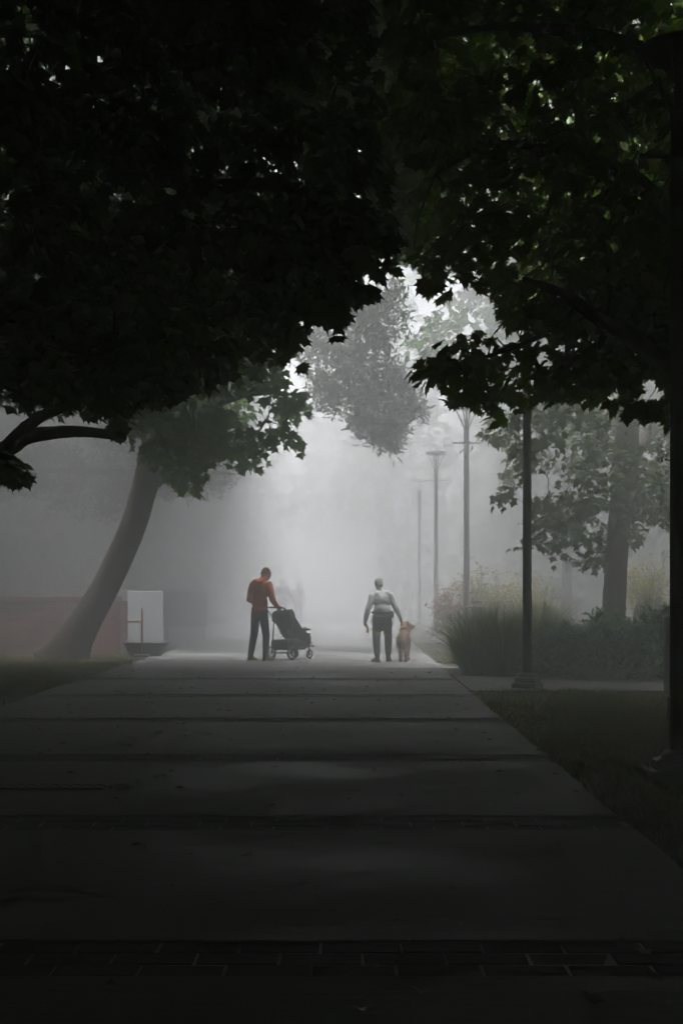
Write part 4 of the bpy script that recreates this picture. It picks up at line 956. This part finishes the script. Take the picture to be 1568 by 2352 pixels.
WALK = Vector((0.60, 24.65, 0.012)); WALK_A = R(3)
M_GREYTOP = mat('light_grey_knit', (0.68, 0.69, 0.70), 0.9, noise=0.08, scale=8, bump=0.4, bscale=13)
M_SLATE = mat('charcoal_trousers', (0.05, 0.05, 0.053), 0.85, noise=0.2, scale=8, bump=0.35, bscale=12)
def walker():
    root = thing('person', 'person in a light grey jumper and dark trousers walking the dog', 'person', WALK, WALK_A)
    hr = Matrix.Rotation(R(12), 3, 'Z') @ Matrix.Rotation(R(-12), 3, 'X'); hc = V3(-0.055, 0.10, 1.48)
    SH = [V3(-0.175, 0.01, 1.235), V3(0.17, 0.01, 1.25)]; EL = [V3(-0.265, -0.04, 1.00), V3(0.26, -0.02, 1.02)]; WR = [V3(-0.315, 0.04, 0.765), V3(0.36, 0.06, 0.82)]
    HP = [V3(-0.09, 0, 0.80), V3(0.095, 0, 0.80)]; KN = [V3(-0.105, 0.02, 0.44), V3(0.125, 0.09, 0.45)]; AN = [V3(-0.10, -0.09, 0.095), V3(0.135, 0.22, 0.10)]
    b = MB(); head_prims(b, hc, hr, 0.95); b.cap(V3(0, 0.02, 1.30), 0.055, V3(-0.04, 0.07, 1.42), 0.048); b.ball(V3(0, 0.01, 1.14), (0.14, 0.09, 0.18)); b.ball(V3(0, 0, 0.88), (0.13, 0.1, 0.16))
    for i in (0, 1):
        sx = -1 if i == 0 else 1
        b.cap(SH[i], 0.05, EL[i], 0.038); b.cap(EL[i], 0.038, WR[i], 0.026); b.cap(HP[i], 0.078, KN[i], 0.052); b.cap(KN[i], 0.05, AN[i], 0.034); b.cap(AN[i], 0.034, AN[i] + V3(0, 0.11, -0.05), 0.028)
        hand_prims(b, WR[i], (WR[i] - EL[i]).normalized() * 0.6 + V3(0, 0.1, -0.6), V3(0, 1, 0.1), V3(-sx, 0, 0), 0.9 if i == 0 else 0.35, 0.95)
    remeshed('body', b, M_SKIN, root, 0.0075, 2); eyes(hc, hr, root, 0.95)
    h = MB(); h.ball(hc + hr @ V3(0, -0.02, 0.02), (0.083, 0.098, 0.095), rot=hr); h.ball(hc + hr @ V3(0, -0.06, -0.035), (0.066, 0.055, 0.06), rot=hr)
    remeshed('hair', h, mat('grey_hair', (0.42, 0.41, 0.39), 0.8, bump=0.5, bscale=60), root, 0.011, 2)
    t = MB(); t.ball(V3(0, 0.01, 1.17), (0.175, 0.12, 0.17)); t.ball(V3(0, 0, 1.00), (0.155, 0.12, 0.15)); t.ball(V3(0.0, 0, 0.88), (0.172, 0.132, 0.085)); t.cap(V3(-0.10, 0.01, 1.28), 0.07, V3(0.095, 0.01, 1.29), 0.07); t.cap(V3(0, 0.02, 1.30), 0.075, V3(-0.02, 0.04, 1.36), 0.062)
    for i in (0, 1): t.cap(SH[i], 0.074, EL[i], 0.056); t.cap(EL[i], 0.056, WR[i] - (WR[i] - EL[i]) * 0.1, 0.042)
    remeshed('jumper', t, M_GREYTOP, root, 0.012, 4)
    t = MB(); t.ball(V3(0, -0.01, 0.79), (0.172, 0.132, 0.13))
    for i in (0, 1): t.cap(HP[i], 0.095, KN[i], 0.078); t.cap(KN[i], 0.078, AN[i] + V3(0, 0, 0.05), 0.058)
    t.ball(V3(0.01, 0, 0.68), (0.13, 0.1, 0.1))
    remeshed('trousers', t, M_SLATE, root, 0.012, 3)
    for i in (0, 1): shoe(root, AN[i], R(-12) if i else R(22), M_DARKSHOE, M_DARKSHOE, 1.0, 0.0 if i == 0 else -0.1)
    g = MB(); pts = [(0.176 * math.sin(a), -0.142 * math.cos(a), 0.935 - 0.01 * math.cos(a)) for a in np.linspace(0, 2 * math.pi, 25)]; g.tube(pts, 0.026, 8, cap=False); g.build('belt', M_BLACKF, root, smooth=True)
    g = MB(); g.box((0.17, -0.06, 0.90), (0.09, 0.15, 0.13), bev=0.025); g.build('belt_pouch', M_BLACKF, root)
    g = MB()
    for sx in (-1, 1):
        pts, rr = smooth_path([(sx * 0.17, -0.08, 0.89), (sx * 0.21, -0.09, 0.80), (sx * 0.20, -0.09, 0.72), (sx * 0.165, -0.09, 0.68)], [0.007] * 4); g.tube(pts, rr, 6)
        g.build('cord', mat('grey_cord', (0.3, 0.3, 0.3), 0.8), root); g = MB()
    return WR[0]
wr = walker()
M_FUR = mat('tan_fur', (0.24, 0.155, 0.10), 0.95, noise=0.35, scale=7, bump=0.9, bscale=45)
DOG = Vector((1.0, 24.6, 0.012)); DOG_A = R(-4)
def dog():
    root = thing('dog', 'tan shaggy dog walking away at heel with its head raised', 'dog', DOG, DOG_A)
    b = MB()
    b.ball(V3(0, 0.55, 0.43), (0.115, 0.20, 0.145)); b.ball(V3(0, 0.30, 0.45), (0.105, 0.22, 0.115)); b.ball(V3(0, 0.06, 0.46), (0.105, 0.14, 0.125))   # chest, belly, rump
    b.cap(V3(0, 0.60, 0.50), 0.095, V3(0.02, 0.72, 0.64), 0.075)
    hd = V3(0.03, 0.76, 0.68); hr = Matrix.Rotation(R(-55), 3, 'Z'); Q = lambda x, y, z: hd + hr @ V3(x, y, z)
    b.ball(hd, (0.085, 0.095, 0.08), rot=hr); b.cap(Q(0, 0.06, -0.015), 0.05, Q(0, 0.155, -0.03), 0.036); b.ball(Q(0, 0.188, -0.018), 0.018); b.cap(Q(0, 0.06, -0.045), 0.03, Q(0, 0.13, -0.055), 0.022)
    for sx in (-1, 1):
        b.cap(Q(sx * 0.07, -0.01, 0.05), 0.026, Q(sx * 0.105, 0.0, -0.015), 0.03); b.cap(Q(sx * 0.105, 0.0, -0.015), 0.03, Q(sx * 0.10, 0.01, -0.06), 0.018)
        hy = 0.10 if sx < 0 else -0.02                            # hind legs: thigh, shank back to hock, vertical pastern, paw
        b.cap(V3(sx * 0.06, 0.06, 0.43), 0.078, V3(sx * 0.066, 0.10 + hy * 0.5, 0.30), 0.055); b.cap(V3(sx * 0.066, 0.10 + hy * 0.5, 0.30), 0.05, V3(sx * 0.055, -0.05 + hy, 0.175), 0.032)
        b.cap(V3(sx * 0.055, -0.05 + hy, 0.175), 0.031, V3(sx * 0.052, -0.03 + hy, 0.045), 0.027); b.cap(V3(sx * 0.052, -0.03 + hy, 0.032), 0.032, V3(sx * 0.052, 0.035 + hy, 0.026), 0.027)
        fy = -0.06 if sx < 0 else 0.07
        b.cap(V3(sx * 0.07, 0.56, 0.40), 0.062, V3(sx * 0.068, 0.54 + fy * 0.4, 0.26), 0.042); b.cap(V3(sx * 0.068, 0.54 + fy * 0.4, 0.26), 0.038, V3(sx * 0.062, 0.56 + fy, 0.14), 0.03); b.cap(V3(sx * 0.062, 0.56 + fy, 0.14), 0.029, V3(sx * 0.06, 0.55 + fy, 0.045), 0.026); b.cap(V3(sx * 0.06, 0.56 + fy, 0.032), 0.031, V3(sx * 0.06, 0.60 + fy, 0.026), 0.026)
    b.cap(V3(0, -0.05, 0.50), 0.036, V3(0.015, -0.13, 0.41), 0.042); b.cap(V3(0.015, -0.13, 0.41), 0.042, V3(0.02, -0.14, 0.28), 0.022)
    body = remeshed('body', b, M_FUR, root, 0.009, 2)
    co = np.empty(len(body.data.vertices) * 3); body.data.vertices.foreach_get('co', co); co = co.reshape(-1, 3)
    nr = np.empty(len(co) * 3); body.data.vertices.foreach_get('normal', nr); nr = nr.reshape(-1, 3)
    idx = rng.choice(len(co), 5200); lie = np.array([0, -0.5, -0.75])
    leaf_mesh('fur', co[idx], norm(nr[idx] * 0.55 + lie + rng.normal(0, 0.25, (len(idx), 3))), rng.uniform(-1, 1, len(idx)), rng.uniform(0.02, 0.045, len(idx)), mirror([(0.12, 0.3)]), M_FUR, root, fold=0)
    for sx in (-1, 1):
        e = MB(); e.ball(Q(sx * 0.034, 0.08, 0.022), 0.011, 8, 6); e.build('eye', M_EYE, root)
    n_ = MB(); n_.ball(Q(0, 0.2, -0.015), 0.016, 8, 6); n_.build('nose', M_EYE, root)
    c = MB(); cc = V3(0.012, 0.665, 0.575); ax = (V3(0.02, 0.72, 0.64) - V3(0, 0.60, 0.50)).normalized(); u = ax.cross(V3(1, 0, 0)).normalized(); v = ax.cross(u)
    c.tube([cc + (u * math.cos(a) + v * math.sin(a)) * 0.098 for a in np.linspace(0, 2 * math.pi, 21)], 0.013, 6, cap=False); c.build('collar', mat('pale_collar', (0.45, 0.45, 0.42), 0.7), root)
dog()
def leash():
    A = WALK + Matrix.Rotation(WALK_A, 3, 'Z') @ (wr + V3(0.01, 0.0, -0.10)); B = DOG + Matrix.Rotation(DOG_A, 3, 'Z') @ V3(-0.08, 0.64, 0.57)
    root = thing('leash', 'yellow green dog leash with an orange handle, slung behind the walker', 'leash', A)
    L = MB(); P = [A, A + V3(0.09, -0.10, -0.035), V3(A.x + 0.2, WALK.y - 0.20, 0.565), V3(A.x + 0.36, WALK.y - 0.18, 0.53), V3(A.x + 0.52, WALK.y - 0.10, 0.50), V3(A.x + 0.60, WALK.y + 0.15, 0.50), B]
    pts, rr = smooth_path([p - A for p in P], [0.008] * 7); L.tube(pts, rr, 6); L.build('strap', mat('lime_webbing', (0.42, 0.48, 0.10), 0.8), root)
    h = MB(); h.ring((0.03, 0, -0.025), 0.05, 0.016, 'x', 18, 8); h.box((0.035, -0.01, -0.08), (0.045, 0.10, 0.075), bev=0.018); h.build('handle', mat('orange_handle', (0.85, 0.33, 0.04), 0.5), root, smooth=True)
leash()

def far_person(x, d, h, top_c, leg_c, ph, label):
    s = h / 1.75; root = thing('person', label, 'person', (x, d, 0.012), R(180), 'people far off in the fog')
    hr = Matrix.Rotation(0, 3, 'Z'); hc = V3(0, 0.02, 1.63) * s
    SH = [V3(-0.19, 0, 1.42) * s, V3(0.19, 0, 1.42) * s]; EL = [V3(-0.25, -0.05 * ph, 1.13) * s, V3(0.25, 0.05 * ph, 1.13) * s]; WR = [V3(-0.24, 0.08 - 0.06 * ph, 0.88) * s, V3(0.24, 0.08 + 0.06 * ph, 0.88) * s]
    HP = [V3(-0.09, 0, 0.9) * s, V3(0.09, 0, 0.9) * s]; KN = [V3(-0.1, 0.10 * ph, 0.5) * s, V3(0.1, -0.04 * ph, 0.5) * s]; AN = [V3(-0.1, 0.16 * ph, 0.095) * s, V3(0.1, -0.2 * ph, 0.10) * s]
    b = MB(); head_prims(b, hc, hr, s); b.cap(V3(0, 0, 1.45) * s, 0.055 * s, V3(0, 0.01, 1.56) * s, 0.05 * s); b.ball(V3(0, 0, 1.25) * s, (0.15 * s, 0.09 * s, 0.2 * s)); b.ball(V3(0, 0, 0.98) * s, (0.13 * s, 0.1 * s, 0.16 * s))
    for i in (0, 1):
        sx = -1 if i == 0 else 1
        b.cap(SH[i], 0.05 * s, EL[i], 0.04 * s); b.cap(EL[i], 0.038 * s, WR[i], 0.027 * s); b.cap(HP[i], 0.075 * s, KN[i], 0.053 * s); b.cap(KN[i], 0.05 * s, AN[i], 0.035 * s); b.cap(AN[i], 0.035 * s, AN[i] + V3(0, 0.12, -0.055) * s, 0.03 * s)
        hand_prims(b, WR[i], V3(0, 0.1, -1), V3(0, 1, 0), V3(-sx, 0, 0), 0.35, s)
    remeshed('body', b, M_SKIN, root, 0.009, 2); eyes(hc, hr, root, s)
    hh = MB(); hh.ball(hc + V3(0, -0.02, 0.03) * s, (0.083 * s, 0.095 * s, 0.09 * s)); remeshed('hair', hh, mat('dark_hair', (0.03, 0.025, 0.02), 0.8), root, 0.014, 2)
    t = MB(); t.ball(V3(0, 0, 1.28) * s, (0.18 * s, 0.125 * s, 0.2 * s)); t.ball(V3(0, 0, 1.02) * s, (0.17 * s, 0.13 * s, 0.16 * s)); t.cap(SH[0], 0.075 * s, SH[1], 0.075 * s)
    for i in (0, 1): t.cap(SH[i], 0.075 * s, EL[i], 0.058 * s); t.cap(EL[i], 0.058 * s, WR[i].lerp(EL[i], 0.1), 0.042 * s)
    remeshed('jacket', t, top_c, root, 0.016, 3)
    t = MB(); t.ball(V3(0, 0, 0.9) * s, (0.165 * s, 0.125 * s, 0.12 * s))
    for i in (0, 1): t.cap(HP[i], 0.09 * s, KN[i], 0.07 * s); t.cap(KN[i], 0.07 * s, AN[i], 0.055 * s)
    remeshed('trousers', t, leg_c, root, 0.016, 3)
    for i in (0, 1): shoe(root, AN[i], 0, M_DARKSHOE, M_DARKSHOE, s)
far_person(-2.40, 46, 1.78, mat('grey_jacket', (0.08, 0.08, 0.09), 0.85), M_SLATE, 1, 'faint figure in the fog just past the stroller handle side, the taller one')
far_person(-1.95, 49, 1.66, mat('brown_jacket', (0.12, 0.08, 0.07), 0.85), M_JEAN, -1, 'faintest small figure in the fog beyond the stroller front')

# ------------------------------------------------------------------ haze: one closed box of even density round everything
hb = MB(); hb.box((0, 65, 8.75), (236, 260, 19.5)); haze = hb.build('haze', bpy.data.materials.new('haze_air'))
tag(haze, kind='stuff'); haze['label'] = 'pale morning fog filling the air between the trees'; haze['category'] = 'fog'
hm = haze.data.materials[0]; hm.use_nodes = True; hn = hm.node_tree; hn.nodes.clear()
pv = hn.nodes.new('ShaderNodeVolumePrincipled'); ho = hn.nodes.new('ShaderNodeOutputMaterial')
pv.inputs['Color'].default_value = (0.925, 0.935, 0.975, 1); pv.inputs['Density'].default_value = HAZE_DENSITY; pv.inputs['Anisotropy'].default_value = 0.2
hn.links.new(pv.outputs[0], ho.inputs['Volume'])
